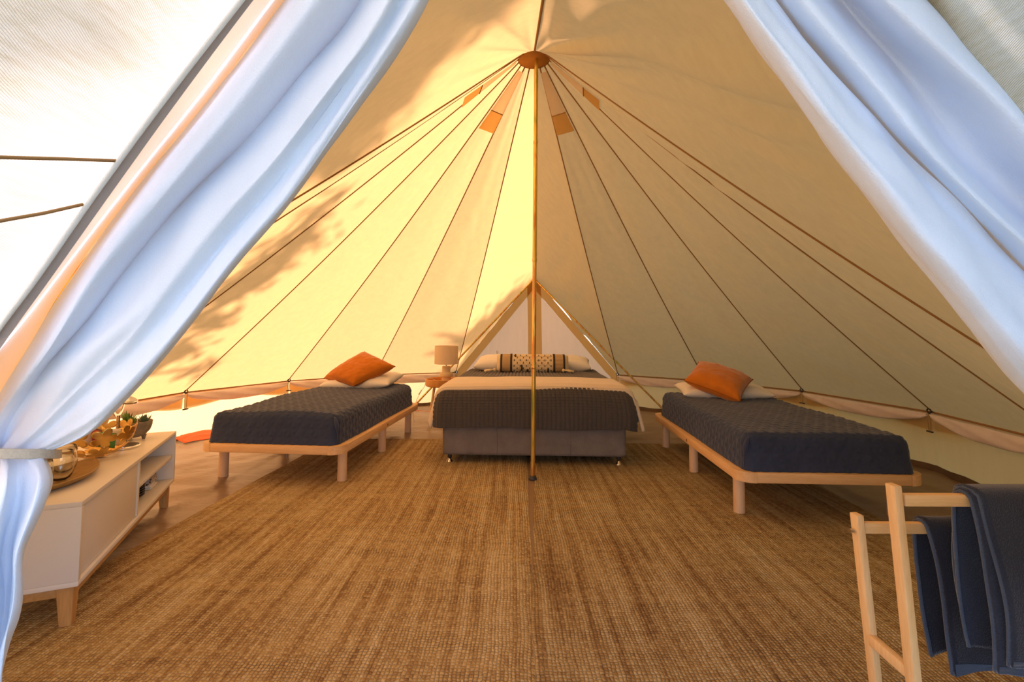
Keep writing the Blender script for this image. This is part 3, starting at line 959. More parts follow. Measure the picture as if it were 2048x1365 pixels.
rf_ = thing('door_flap', 'white canvas tent door flap drawn aside at right, above the towel stand', 'door flap', at(2200, 1000, .62), 0, 'door flaps of the front doorway')
r0 = [(1330, -190, .54), (1448, 0, .54), (1522, 108, .54), (1589, 200, .54), (1661, 303, .545), (1774, 446, .55), (1861, 559, .56), (1974, 700, .575), (2048, 783, .59), (2180, 920, .61)]
r0b = [(1350, -190, .60), (1470, 0, .60), (1545, 108, .60), (1612, 200, .60), (1685, 303, .60), (1798, 446, .605), (1885, 559, .61), (1995, 700, .62), (2070, 783, .63), (2190, 920, .64)]
r1 = [(1375, -190, .50), (1495, 0, .50), (1585, 120, .50), (1660, 222, .50), (1735, 318, .505), (1850, 460, .51), (1950, 575, .52), (2060, 700, .535), (2120, 783, .56), (2215, 915, .60)]
r2 = [(1420, -190, .54), (1548, 0, .54), (1666, 138, .54), (1728, 210, .54), (1789, 277, .54), (1912, 405, .545), (2048, 543, .555), (2150, 680, .57), (2200, 790, .59), (2240, 915, .615)]
r2c = [(1412, -190, .56), (1540, 0, .56), (1656, 138, .56), (1716, 210, .56), (1779, 277, .56), (1902, 405, .565), (2038, 543, .57), (2140, 680, .58), (2190, 790, .60), (2235, 915, .62)]
r3 = [(1470, -190, .505), (1612, 0, .505), (1730, 138, .505), (1795, 215, .505), (1855, 290, .505), (1980, 420, .51), (2100, 540, .52), (2180, 680, .545), (2225, 790, .58), (2255, 915, .605)]
r4 = [(1520, -190, .555), (1671, 0, .555), (1789, 138, .555), (1850, 220, .555), (1912, 303, .555), (2048, 436, .56), (2140, 540, .565), (2210, 680, .58), (2250, 790, .60), (2270, 915, .62)]
r4b = [(1540, -190, .545), (1702, 0, .545), (1840, 150, .545), (1905, 225, .545), (1968, 300, .545), (2085, 420, .55), (2170, 540, .56), (2235, 680, .575), (2265, 790, .60), (2280, 915, .615)]
r5 = [(1590, -190, .485), (1775, 0, .485), (1925, 140, .485), (1990, 200, .485), (2050, 262, .485), (2150, 400, .495), (2210, 540, .52), (2260, 680, .55), (2285, 790, .58), (2295, 915, .60)]
r6 = [(1660, -190, .50), (1879, 0, .50), (1963, 97, .50), (2048, 195, .50), (2110, 270, .50), (2200, 410, .505), (2250, 540, .525), (2290, 680, .555), (2310, 790, .585), (2315, 915, .60)]
r7 = [(1680, -190, .485), (1892, 0, .485), (1989, 80, .485), (2052, 135, .485), (2140, 250, .485), (2225, 400, .495), (2270, 540, .515), (2310, 680, .545), (2330, 790, .58), (2335, 915, .60)]
sheet('mesh_lining', [r0b, r0, r1, r2], M['mesh_white'], rf_, 10, 80, amp=.007, seed=12)
sheet('canvas_flap', [r2c, r3, r4, r4b, r5, r6], M['flap'], rf_, 8, 80, amp=.003, seed=5)
sheet('hem_tape', [r6, r7], M['hem'], rf_)
mb = MB(); mb.tube([p - Vector(rf_.location) + Vector((0, -.003, 0)) for p in resample(crv(r7), 80)], .0025, 6); mb.build('piping', M['piping'], rf_)
tr_ = []
for dx, dY in ((-40, .60), (0, .57), (35, .60), (70, .565), (110, .60), (60, .66), (-20, .67)):
    tr_.append([(2210 + dx * .8, 918, .60 + (dY - .6) * .5), (2230 + dx * 1.6, 1050, dY), (2260 + dx * 1.8, 1250, dY), (2270 + dx * 2, 1560, dY)])
sheet('flap_tail', tr_, M['mesh_white'], rf_, 7, 50, amp=.006, seed=9)
c1 = at(2245, 916, .61)
mb = MB(); mb.tube([c1 - Vector(rf_.location) + Vector((.06 * math.cos(2 * PI * k / 30), .05 * math.sin(2 * PI * k / 30), 0)) for k in range(30)], .005, 8, True, True)
mb.build('tie_strap', M['rope'], rf_)

# ------------------------------------------------------------------ single beds
def tri_quilt(S=.066, A=.0062):
    k = math.sqrt(3) / 2
    def d(x, y):
        dist = np.full_like(x, 9.0)
        for ax, ay in ((0, 1), (k, .5), (k, -.5)):
            q = (x * ax + y * ay) / (S * k)
            dist = np.minimum(dist, np.abs(q - np.round(q)) * S * k)
        return A * (1 - np.exp(-(dist / .0090) ** 2)) + .0016 * np.sin(x * 61) * np.sin(y * 47)
    return d

def single_bed(name, loc, rz, sgn, label, labs, seed):
    """sgn=-1: x runs 0..-W (origin at the near right corner); +1: origin at the near left corner"""
    W, L, T, ZT_ = 1.06, 1.995, .058, .296
    zb = ZT_ - T
    o = thing(name, label, 'bed', loc, rz, 'single beds along the tent sides')
    X = lambda x: sgn * x
    def bx(nm, x0, x1, y0, y1, z0, z1, mat, bev=.006):
        mb = MB(); mb.box((min(X(x0), X(x1)), y0, z0), (max(X(x0), X(x1)), y1, z1), bev); return mb.build(nm, mat, o, sharp=35)
    rw, R = .09, .10
    for x0 in (0, W - rw):
        bx('side_rail', x0, x0 + rw, R, L - R, zb, ZT_, M['pine'])
    for y0 in (0, L - rw):
        bx('end_rail', R, W - R, y0, y0 + rw, zb, ZT_, M['pine_x'])
    # rounded corner blocks
    for cx, cy, a0 in ((R, R, PI), (W - R, R, 1.5 * PI), (W - R, L - R, 0), (R, L - R, .5 * PI)):
        mb = MB()
        prof = [(cx + R * math.cos(a0 + k * PI / 2 / 10), cy + R * math.sin(a0 + k * PI / 2 / 10)) for k in range(11)]
        prof += [(cx, cy)]
        V = [(X(px), py, zb) for px, py in prof] + [(X(px), py, ZT_) for px, py in prof]
        n = len(prof)
        Fc = [tuple(range(n)), tuple(range(n, 2 * n))[::-1]] + [(k, (k + 1) % n, n + (k + 1) % n, n + k) for k in range(n)]
        mb.add(V, Fc)
        me_o = mb.build('corner_block', M['pine'], o, sharp=35)
        bm = bmesh.new(); bm.from_mesh(me_o.data); bmesh.ops.recalc_face_normals(bm, faces=bm.faces[:]); bm.to_mesh(me_o.data); bm.free()
    for k in range(11):
        y = .16 + k * .165
        bx('slat', rw, W - rw, y, y + .07, ZT_ - .03, ZT_ - .008, M['pine_x'], .003)
    for x in (.075, W - .075):
        for y in (.19, 1.02, L - .19):
            mb = MB(); mb.lathe([(.031, 0), (.0335, .004), (.0335, zb + .002)], 24, (X(x), y, .0))
            mb.build('leg', M['pine_leg'], o, sharp=40)
    # strap under the bed
    # mattress, quilt, pillow stand on their own
    mw, ml, mh = .93, 1.90, .20
    c = Vector((X(W / 2), .045 + ml / 2, ZT_))
    rot = Matrix.Rotation(rz, 4, 'Z')
    base = Vector(loc)
    wp = lambda v: base + (rot @ Vector(v))
    mt = thing('mattress', labs[0], 'mattress', wp((c.x, c.y + .02, c.z + .001)), rz)
    rbox('mattress_cover', M['sheet'], mt, (mw - .03, ml - .03, mh - .012), .05, .04, bottom=True)
    q = thing('quilt', labs[1], 'quilt', wp((c.x, c.y - .03, c.z + .002)), rz)
    def shp(V):
        z = np.clip(V[:, 2] / mh, 0, 1)
        fl = (1 - z) ** 1.5
        V[:, 0] += np.sign(V[:, 0]) * fl * .012 * (np.abs(V[:, 0]) > mw * .4)
        V[:, 1] -= fl * .016 * (V[:, 1] < -ml * .44)
        V[:, 2] += .012 * np.sin(PI * np.clip((V[:, 0] / mw + .5), 0, 1)) * z
        return V
    rbox('quilt_cover', M['navy'], q, (mw + .012, ml - .06, mh + .008), .055, .0095, tri_quilt(), wob=.006, shape=shp, seed=seed, skip=('back',))
    # tucked corner fold at the foot, room side
    mb = MB()
    xs = X(.02) - X(W / 2)
    xs = -sgn * (mw / 2 + .004)
    pts = [(xs - sgn * -.02, -(ml / 2 - .03) + .012, .19), (xs * 1.0, -(ml / 2 - .03) - .004, .16), (xs - sgn * .012, -(ml / 2 - .03) - .008, .10), (xs - sgn * .014, -(ml / 2 - .03) - .004, .02)]
    mb.tube(resample(pts, 20), [.004 + .010 * math.sin(PI * min(1, k / 12)) for k in range(20)], 10)
    mb.build('corner_fold', M['navy'], q)
    return o, wp
bl, wpL = single_bed('platform_bed', (-1.171, 3.332, 0), -.0794, -1, 'pine platform bed on six round legs, on the left by the sunlit wall',
                     ('white mattress on the left pine bed', 'navy quilted coverlet on the left pine bed'), 1)
br, wpR = single_bed('platform_bed', (1.312, 2.786, 0), -.0462, 1, 'pine platform bed on six round legs, on the right behind the towel stand',
                     ('white mattress on the right pine bed', 'navy quilted coverlet on the right pine bed'), 2)
mb = MB(); mb.bar((-.70, .55, .06), (-.705, .55, .24), .012, .003); mb.build('strap', M['white_plastic'], bl)

def pillow(name, mat, label, cat, C, thick, group=None, piping=None, pinch=.10, wr=.004, seed=0, n=36, sagz=0.0, flat=.42):
    """cushion from its four corners (in order round the edge)"""
    C = [Vector(c) for c in C]
    ctr = sum(C, Vector()) / 4
    nrm = (C[2] - C[0]).cross(C[3] - C[1]).normalized()
    if nrm.z < 0: nrm = -nrm
    low = min(c.z for c in C)
    o = thing(name, label, cat, (ctr.x, ctr.y, low), 0, group)
    off = Vector((ctr.x, ctr.y, low))
    def pt(u, v, s):
        a, b = 2 * u - 1, 2 * v - 1
        # pull the middle of each edge in
        aa = a * (1 - pinch * (1 - b * b) * abs(a) ** 3)
        bb = b * (1 - pinch * (1 - a * a) * abs(b) ** 3)
        U, V_ = (aa + 1) / 2, (bb + 1) / 2
        p = lerp(lerp(C[0], C[1], U), lerp(C[3], C[2], U), V_)
        h = (max(0, 1 - abs(a) ** 2.4) * max(0, 1 - abs(b) ** 2.4)) ** flat
        w = wr * noise.noise(Vector((a * 3 + seed, b * 3, s * 4))) + wr * .7 * noise.noise(Vector((a * 7, b * 7 + seed, s)))
        w += wr * .8 * math.sin(9 * math.atan2(abs(b) - 1, abs(a) - 1)) * (abs(a) * abs(b)) ** 2
        return p + nrm * s * (thick / 2 * h + w * min(1, h * 1.5)) - off
    mb = MB()
    mb.grid(lambda u, v: pt(u, v, 1), n, n)
    k0 = len(mb.v)
    mb.grid(lambda u, v: pt(1 - u, v, -1), n, n)
    mb.build('cover', mat, o, weld=1e-5)
    if piping:
        path = [pt(k / 24, 0, 1) for k in range(24)] + [pt(1, k / 24, 1) for k in range(24)] + [pt(1 - k / 24, 1, 1) for k in range(24)] + [pt(0, 1 - k / 24, 1) for k in range(24)]
        mb = MB(); mb.tube(path, .005, 6, True, True); mb.build('piping', piping, o)
    return o

# left bed: white pillow, rust cushion on top
zq = .296 + .21
def quad(c, ex, ey):
    c, ex, ey = Vector(c), Vector(ex), Vector(ey)
    return [c - ex - ey, c + ex - ey, c + ex + ey, c - ex + ey]
pc = wpL((-.52, 1.66, zq + .065))
pillow('pillow', M['sheet'], 'white pillow under the rust cushion on the left pine bed', 'pillow', quad(pc, (.36, -.02, .012), (.03, .225, .03)), .15, wr=.010, seed=2, pinch=.05)
pillow('cushion', M['rust'], 'rust velvet cushion on the left pine bed', 'cushion',
       [(-1.565, 4.74, .548), (-1.20, 4.93, .725), (-1.58, 5.13, .865), (-1.935, 4.93, .60)], .20, 'rust velvet cushions', M['rust_piping'], .05, .007, 5)
pc = wpR((.56, 1.68, zq + .055))
pillow('pillow', M['sheet'], 'white pillow under the rust cushion on the right pine bed', 'pillow', quad(pc, (.40, -.02, .0), (.03, .22, .02)), .14, wr=.010, seed=4, pinch=.05)
pillow('cushion', M['rust'], 'rust velvet cushion on the right pine bed', 'cushion',
       [(1.87, 3.93, .535), (2.165, 4.30, .675), (1.835, 4.70, .80), (1.555, 4.32, .66)], .20, 'rust velvet cushions', M['rust_piping'], .08, .007, 8)

# ------------------------------------------------------------------ double bed
BX, BY, BA = .1836, 3.9414, -.0355
rotB = Matrix.Rotation(BA, 4, 'Z')
wpB = lambda v: Vector((BX, BY, 0)) + (rotB @ Vector(v))
bb = thing('bed_base', 'grey upholstered double bed base on chrome feet', 'bed base', (BX, BY, 0), BA)
rbox('upholstered_box', M['linen_grey'], bb, (1.505, 2.0, .258), .022, .03, bottom=True, origin=(0, 1.0, .078))
for x in (-.30, .30):
    mb = MB(); mb.tube([(x, -.0015, .09), (x, -.0015, .33)], .0018, 6); mb.build('seam', M['linen_grey'], bb)
for x in (-.70, 0, .70):
    for y in (.07, 1.93):
        mb = MB(); mb.lathe([(.030, 0), (.031, .006), (.026, .014), (.013, .034), (.010, .046)], 20, (x, y, 0)); f_ = mb.build('foot', M['chrome'], bb)
        mb = MB(); mb.lathe([(.018, .046), (.018, .079)], 14, (x, y, 0)); mb.build('caster_stem', M['black'], f_)
def waffle(x, y):
    hx = np.abs(np.sin(PI * x / .036)); hy = np.abs(np.sin(PI * y / .0215))
    return .0085 * np.minimum(hx * 1.5, 1) ** .8 * np.minimum(hy * 1.3, 1) ** .8
mt = thing('mattress', 'double mattress in a white sheet on the grey base', 'mattress', wpB((0, 1.0, .337)), BA)
rbox('mattress_cover', M['sheet'], mt, (1.50, 2.0, .27), .05, .05, bottom=True)
cv = thing('coverlet', 'charcoal waffle-quilted coverlet on the double bed', 'coverlet', wpB((0, .985, .315)), BA)
def shpB(V):
    z = np.clip(V[:, 2] / .30, 0, 1)
    fl = (1 - z)
    V[:, 0] += np.sign(V[:, 0]) * (.030 * np.sin(PI * np.clip(1 - z, 0, 1) * .62) + .012 * fl * np.sin(V[:, 1] * 13)) * (np.abs(V[:, 0]) > .6)
    fr = V[:, 1] < -.95
    V[:, 1] -= fr * (.03 * np.sin(PI * np.clip(1 - z, 0, 1) * .75) + .006 * fl * np.sin(V[:, 0] * 9))
    V[:, 2] -= fr * fl ** 4 * .010 * np.sin(V[:, 0] * 5)
    # fuller at the middle of the bed, hem dips at the front right corner
    V[:, 2] += .014 * np.cos(PI * np.clip(V[:, 0] / 1.6, -.5, .5)) * z
    V[:, 2] -= np.clip((V[:, 0] - .72) / .12, 0, 1) * fl * .035 * (V[:, 1] < -.7)
    return V
rbox('quilted_cover', M['charcoal'], cv, (1.60, 2.05, .305), .075, .0072, waffle, wob=.005, shape=shpB, seed=5, skip=('back',))
# cream throw across the foot end
th = thing('throw_blanket', 'cream throw blanket laid across the foot of the double bed', 'blanket', wpB((0, .30, .31)), BA)
def throw(u, v):
    HW, ZT2, r = .815, .330, .10
    drop = .215 + .02 * math.sin(v * 5 + (3 if u > .5 else 0)) - (.05 * v)
    Lh = HW - r + r * PI / 2 + drop
    s = (2 * u - 1) * Lh
    sg = 1 if s >= 0 else -1
    a = abs(s)
    if a < HW - r: x, z = a, ZT2
    elif a < HW - r + r * PI / 2:
        q = (a - HW + r) / r; x, z = HW - r + r * math.sin(q), ZT2 - r + r * math.cos(q)
    else:
        d = a - (HW - r + r * PI / 2); x, z = HW + .25 * d + .018 * math.sin(v * 11 + sg), ZT2 - r - d
    y = -.30 + v * .58 + .012 * math.sin(s * 4.1) * (1 - v)
    z += .016 * math.cos(PI * min(.5, abs(s) / 1.7))
    if v < .08: z -= (.08 - v) * .30
    z += .005 * noise.noise(Vector((s * 4, v * 5, 2)))
    return Vector((sg * x, y, z))
mb = MB(); mb.grid(throw, 120, 40)
solidify(mb.build('fleece', M['throw'], th), .014, 1)
mb = MB(); mb.tube([throw(k / 80, .004) + Vector((0, -.004, -.004)) for k in range(81)], .013, 10); mb.build('hem', M['throw'], th)
# pillows and lumbar cushion
zt = .315 + .315
pillow('pillow', M['sheet'], 'left white pillow at the head of the double bed', 'pillow', quad(wpB((-.335, 1.72, zt + .085)), (.336, -.015, 0), (.02, .20, .035)), .185, 'white pillows on the double bed', wr=.008, seed=21, pinch=.05)
pillow('pillow', M['sheet'], 'right white pillow at the head of the double bed', 'pillow', quad(wpB((.345, 1.72, zt + .08)), (.336, -.015, 0), (.02, .20, .035)), .18, 'white pillows on the double bed', wr=.008, seed=27, pinch=.05)
lc = wpB((.0, 1.43, zt + .005))
lum = thing('lumbar_cushion', 'long natural woven cushion with dark stripes on the double bed', 'cushion', lc, BA + .0)
def lumpt(x, a, infl=0.0):                              # x -.37 .. .37, a angle around
    e = max(0, 1 - (abs(x) / .40) ** 8)
    h, d = .098 * (.86 + .14 * e) + infl, .070 * e ** .5 + .012 + infl
    y = math.cos(a) * d; z = math.sin(a) * h
    y += .28 * z
    return Vector((x, y, .100 + z))
def lumsleeve(name, x0, x1, mat, infl, nx=6, par=None):
    mb = MB(); mb.grid(lambda u, v: lumpt(lerp(x0, x1, u), v * 2 * PI, infl), nx, 32)
    return mb.build(name, mat, par or lum, weld=1e-5)
lumsleeve('cover', -.40, .40, M['cream_wool'], 0, 40)
lumsleeve('herringbone_band', -.335, -.235, M['herring'], .003)
lumsleeve('herringbone_band', .235, .335, M['herring'], .003)
for x in (-.350, -.238, .238, .350):
    lumsleeve('dark_stripe', x - .011, x + .011, M['black_wool'], .0065, 2)
mb = MB()
rnd = random.Random(4)
for i in range(13):
    x = -.205 + i * .034
    for j in range(4):
        a = PI + .95 - j * .62 + (.3 if i % 2 else 0)
        p = lumpt(x, -a if 0 else a, .004); q = lumpt(x, a - .20, .004)
        mb.bar(p, q, .007, .007, (1, 0, 0))
tag(mb.build('wool_tufts', M['black_wool'], lum), kind='stuff')
mb = MB()
for i in range(12):
    x = -.188 + i * .034
    for j in range(5):
        p = lumpt(x, PI + 1.1 - j * .5, .004)
        mb.lathe([(0, -.006), (.006, 0), (0, .006)], 6, p)
tag(mb.build('wool_knots', M['cream_wool'], lum), kind='stuff')
for x, a0, a1 in ((-.12, PI + .1, PI + .8), (-.055, PI + .6, PI + 1.1), (.17, PI + .5, PI + 1.1), (.02, PI - 1.2, PI - .7), (-.19, PI - 1.2, PI - .8)):
    mb = MB(); mb.tube([lumpt(x, lerp(a0, a1, k / 6), .005) for k in range(7)], .008, 6); mb.build('dark_tuft', M['black_wool'], lum)
for sx in (-1, 1):
    c = Vector((sx * .40 + (-.02 if sx < 0 else -.06), -.10, .03))
    mb = MB()
    for k in range(14):
        a = -PI * .1 + k * .24
        q = c + Vector((sx * .085 + .05 * math.cos(a) * sx * .6, -.05 * math.sin(a), -.012 + .006 * math.sin(k)))
        mb.tube([c, lerp(c, q, .5) + Vector((0, 0, .008)), q], .007, 5)
    mb.lathe([(0, -.02), (.017, -.012), (.019, 0), (.014, .014), (0, .02)], 10, c)
    mb.build('tassel', M['cream_wool'], lum)

# ------------------------------------------------------------------ side table, lamp
tb = thing('side_table', 'small round bamboo tray table left of the double bed', 'side table', (-.83, 5.75, 0))
mb = MB(); mb.lathe([(0, .430), (.185, .430), (.197, .436), (.203, .452), (.203, .515), (.196, .519), (.190, .515), (.190, .462), (.18, .457), (0, .457)], 40)
mb.build('tray_top', M['bamboo_tray'], tb, sharp=40)
for k in range(3):
    a = 2 * PI * k / 3 + PI * 1.17
    mb = MB(); mb.tube([(.10 * math.cos(a), .10 * math.sin(a), .432), (.165 * math.cos(a), .165 * math.sin(a), .0)], [.017, .011], 14)
    mb.build('leg', M['bamboo'], tb, sharp=40)
lp = thing('table_lamp', 'cream ceramic table lamp with drum shade on the bamboo side table', 'lamp', (-.785, 5.74, .457))
mb = MB(); mb.lathe([(0, 0), (.050, 0), (.053, .004), (.053, .080), (.058, .085), (.078, .090), (.081, .096), (.081, .124), (.077, .131), (.052, .136), (.049, .142), (.049, .205), (.044, .212), (0, .214)], 40)
mb.build('base', M['lamp_base'], lp, sharp=30)
mb = MB(); mb.tube([(0, 0, .21), (0, 0, .30)], .008, 10); mb.build('stem', M['white_plastic'], lp)
mb = MB(); mb.lathe([(.140, .240), (.137, .452)], 48); sh = mb.v
mb = MB()
NL = 48
V = []; Fc = []
for r, z in ((.141, .238), (.138, .454), (.135, .454), (.138, .238)):
    V += [(r * math.cos(2 * PI * k / NL), r * math.sin(2 * PI * k / NL), z) for k in range(NL)]
for i in range(4):
    for k in range(NL): Fc.append((i * NL + k, i * NL + (k + 1) % NL, ((i + 1) % 4) * NL + (k + 1) % NL, ((i + 1) % 4) * NL + k))
mb.add(V, Fc); mb.build('shade', M['lamp_shade'], lp, sharp=40)
mb = MB(); mb.tube([(0, 0, .25), (0, 0, .29), (0, 0, .31), (0, 0, .33), (0, 0, .34)], [.012, .022, .027, .02, .0], 14); mb.build('bulb', M['white_plastic'], lp)
mb = MB()
for k in range(3): mb.tube([(0, 0, .30), (.137 * math.cos(2.1 * k), .137 * math.sin(2.1 * k), .30)], .002, 5)
mb.build('shade_ring', M['steel'], lp)
mb = MB(); mb.tube(resample([(-.05, .0, .012), (-.10, .02, .02), (-.15, .02, .05), (-.20, 0, .066), (-.235, -.01, .055), (-.255, -.015, -.03), (-.30, -.02, -.10), (-.36, -.04, -.25), (-.37, -.02, -.44), (-.30, .1, -.447)], 40), .003, 6)
mb.build('cord', M['white_plastic'], lp)
mb = MB(); mb.bar((-.285, -.022, -.07), (-.32, -.03, -.125), .016, .012, bevel=.004); mb.build('inline_switch', M['white_plastic'], lp)

# ------------------------------------------------------------------ cabinet
CA = .3946
cab = thing('cabinet', 'low white cabinet with a sliding door and oak legs', 'cabinet', (-1.598, 1.812, 0), CA)
CW, CL, ZB, ZTOP = .43, 1.323, .158, .4655
def cbx(name, x0, x1, y0, y1, z0, z1, mat, bev=.0015, par=None):
    mb = MB(); mb.box((x0, y0, z0), (x1, y1, z1), bev); return mb.build(name, M[mat], par or cab, sharp=35)
TH = .018
cbx('top', -CW, 0, 0, CL, ZTOP - TH, ZTOP, 'white')
cbx('bottom', -CW, 0, 0, CL, ZB, ZB + TH, 'white')
cbx('side_panel', -CW, 0, 0, TH, ZB + TH, ZTOP - TH, 'white')
cbx('side_panel', -CW, 0, CL - TH, CL, ZB + TH, ZTOP - TH, 'white')
cbx('back_panel', -CW, -CW + .01, TH, CL - TH, ZB + TH, ZTOP - TH, 'white')
DV = .665
cbx('divider', -CW + .01, -.035, DV, DV + TH, ZB + TH, ZTOP - TH, 'white')
cbx('shelf', -CW + .01, -.012, DV + TH, CL - TH, .305, .305 + TH, 'white')
cbx('sliding_door', -.030, -.012, TH + .004, DV - .01, ZB + TH + .004, ZTOP - TH - .004, 'white')
cbx('door_edge', -.032, -.006, DV - .01, DV + .012, ZB + TH + .002, ZTOP - TH - .002, 'white')
for x0, x1 in ((-.045, -.02), (-CW + .02, -CW + .045)):
    cbx('apron', x0, x1, .06, CL - .06, ZB - .042, ZB, 'oak_y')
for y0 in (.03, CL - .055):
    cbx('apron', -CW + .06, -.06, y0, y0 + .025, ZB - .042, ZB, 'oak_y')
for x, y, sx, sy in ((-.045, .045, 1, -1), (-CW + .045, .045, -1, -1), (-.045, CL - .045, 1, 1), (-CW + .045, CL - .045, -1, 1)):
    mb = MB()
    V = [(x + a * .027, y + b * .027, ZB) for a, b in ((-1, -1), (1, -1), (1, 1), (-1, 1))] + [(x + a * .018 + sx * .006, y + b * .018 + sy * .006, 0.0) for a, b in ((-1, -1), (1, -1), (1, 1), (-1, 1))]
    mb.add(V, [(0, 1, 2, 3), (7, 6, 5, 4), (0, 4, 5, 1), (1, 5, 6, 2), (2, 6, 7, 3), (3, 7, 4, 0)])
    l_ = mb.build('leg', M['oak'], cab, False)
    bv = l_.modifiers.new('bevel', 'BEVEL'); bv.width = .003; bv.segments = 2
rotC = Matrix.Rotation(CA, 4, 'Z')
wpC = lambda u, v, z: Vector((-1.598, 1.812, 0)) + (rotC @ Vector((u, v, z)))

# tray with three glasses
ty = thing('serving_tray', 'pointed brown wooden serving tray under the glasses on the cabinet', 'tray', wpC(-.19, .315, ZTOP), CA - .10)
def trayf(u, v):
    a = 2 * PI * u
    # leaf outline: two arcs meeting in points
    L, Wd = .265, .105
    sy_ = math.cos(a); q = abs(sy_)
    wid = Wd * (1 - q ** 1.8)
    rr = [0, .35, .72, .88, 1.0, 1.03][int(v * 5 + .001)]
    zz = [.004, .004, .008, .018, .030, .034][int(v * 5 + .001)]
    return Vector((wid * (1 if math.sin(a) >= 0 else -1) * rr, L * sy_ * rr, zz))
mb = MB(); mb.grid(trayf, 64, 5); solidify(mb.build('leaf_tray', M['tray'], ty, weld=1e-5), .006, 1)
for k, (u, v, lab) in enumerate(((-.215, .215, 'nearest of three stemless glasses on the tray, beside the door flap'), (-.185, .315, 'middle of three stemless glasses on the wooden tray'), (-.215, .425, 'farthest of three stemless glasses on the tray, beside the gold bowl'))):
    g = thing('drinking_glass', lab, 'glass', wpC(u, v, ZTOP + .0105), 0, 'stemless glasses on the tray')
    mb = MB(); mb.lathe([(0, 0), (.022, 0), (.034, .010), (.043, .035), (.044, .060), (.040, .095), (.0375, .118), (.0365, .119), (.036, .118), (.0388, .095), (.0428, .060), (.0415, .036), (.032, .013), (.02, .006), (0, .005)], 40)
    mb.build('bowl', M['glass'], g)

# gold flower bowl with packets
gb = thing('flower_bowl', 'gold metal bowl of cut-out flowers on the white cabinet', 'bowl', wpC(-.205, .735, ZTOP), 0)
RS, ZC = .155, .158
def on_sphere(d, infl=0.0): return Vector((0, 0, ZC)) + d.normalized() * (RS + infl)
def flower(d, size, rot):
    d = d.normalized()
    x = d.cross(Vector((0, 0, 1))); x = x.normalized() if x.length > 1e-4 else Vector((1, 0, 0))
    y = d.cross(x)
    V = [on_sphere(d)]; Fc = []
    NP, NR = 60, 5
    for j in range(1, NR + 1):
        for k in range(NP):
            a = 2 * PI * k / NP
            r = size * (.30 + .70 * abs(math.cos(2.5 * (a - rot))) ** .55) * j / NR
            V.append(on_sphere(d * RS + x * r * math.cos(a) + y * r * math.sin(a), .002 * (j / NR) ** 2))
    for k in range(NP): Fc.append((0, 1 + k, 1 + (k + 1) % NP))
    for j in range(NR - 1):
        for k in range(NP):
            k2 = (k + 1) % NP
            Fc.append((1 + j * NP + k, 1 + (j + 1) * NP + k, 1 + (j + 1) * NP + k2, 1 + j * NP + k2))
    mb = MB(); mb.add(V, Fc); o = mb.build('flower', M['gold'], gb); solidify(o, .0015, 0)
flower(Vector((0, 0, -1)), .055, 0)
for k in range(6):
    a = k * PI / 3 + .3
    flower(Vector((math.cos(a) * .62, math.sin(a) * .62, -.78)), .056, k * 1.1)
for k in range(9):
    a = k * 2 * PI / 9
    flower(Vector((math.cos(a) * .93, math.sin(a) * .93, -.28 + .05 * (k % 2))), .058, k * .7)
rnd = random.Random(11)
pl = ['brown snack packet', 'green snack packet', 'dark snack packet', 'white snack packet', 'yellow snack packet', 'red snack packet', 'pale snack packet']
for k, (dx, dy, mi, lab) in enumerate(((-.05, .02, 2, 'dark brown snack packet standing at the left in the gold bowl'), (-.02, -.05, 3, 'white snack packet in the middle of the gold bowl'), (.05, .03, 0, 'cream snack packet at the right in the gold bowl'),
        (.02, .06, 4, 'yellow snack packet in the gold bowl'), (.07, -.02, 1, 'green snack packet at the right in the gold bowl'), (.0, .0, 5, 'red snack packet low in the gold bowl'))):
    m4 = Matrix.Rotation(rnd.uniform(0, 3), 4, 'Z') @ Matrix.Rotation(rnd.uniform(-.5, .5), 4, 'X') @ Matrix.Rotation(rnd.uniform(-.5, .5), 4, 'Y')
    pk = thing('snack_packet', lab, 'packet', wpC(-.205, .735, ZTOP + .055) + Vector((dx * .9, dy * .9, .016 * (k % 2))), 0, 'snack packets in the gold bowl')
    def pf(u, v, s=1):
        a, b = 2 * u - 1, 2 * v - 1
        return m4 @ Vector((a * .035, s * .010 * (1 - a * a) * (1 - b ** 4), b * .042 + .04)) 
    mb = MB(); mb.grid(lambda u, v: pf(u, v, 1), 8, 10); mb.grid(lambda u, v: pf(1 - u, v, -1), 8, 10)
    mb.build('wrapper', PACK[mi], pk, weld=1e-5)

# round vanity mirror
mr = thing('vanity_mirror', 'chrome vanity mirror on a round foot beside the succulent pot', 'mirror', wpC(-.155, .925, ZTOP), CA)
mb = MB(); mb.lathe([(0, 0), (.074, 0), (.076, .003), (.076, .010), (.072, .014), (0, .014)], 40); mb.build('foot', M['chrome'], mr, sharp=30)
mb = MB(); mb.lathe([(0, .0145), (.066, .0145), (.066, .0152), (0, .0152)], 40); mb.build('foot_inlay', M['mirror'], mr, sharp=30)
mb = MB(); mb.tube([(-.02, -.02, .012), (-.02, -.02, .178)], .009, 14); mb.build('stem', M['chrome'], mr, sharp=40)
mb = MB()
RF = .088
fork = [(-.02, -.02 + RF * math.sin(a), .178 + RF - RF * math.cos(a)) for a in [(-PI / 2) + PI * k / 24 for k in range(25)]]
for k in range(24): mb.bar(fork[k], fork[k + 1], .014, .004, (1, 0, 0))
mb.build('fork', M['chrome'], mr, sharp=40)
hm = Matrix.Translation((-.02, -.02, .178 + RF)) @ Matrix.Rotation(.28, 4, 'Y') @ Matrix.Rotation(.06, 4, 'X')
mb = MB(); mb.lathe([(0, -.007), (.078, -.007), (.083, -.004), (.083, .004), (.078, .007), (0, .007)], 40); mb.v = [tuple(hm @ Vector(p)) for p in mb.v]; hd = mb.build('mirror_rim', M['chrome'], mr, sharp=30)
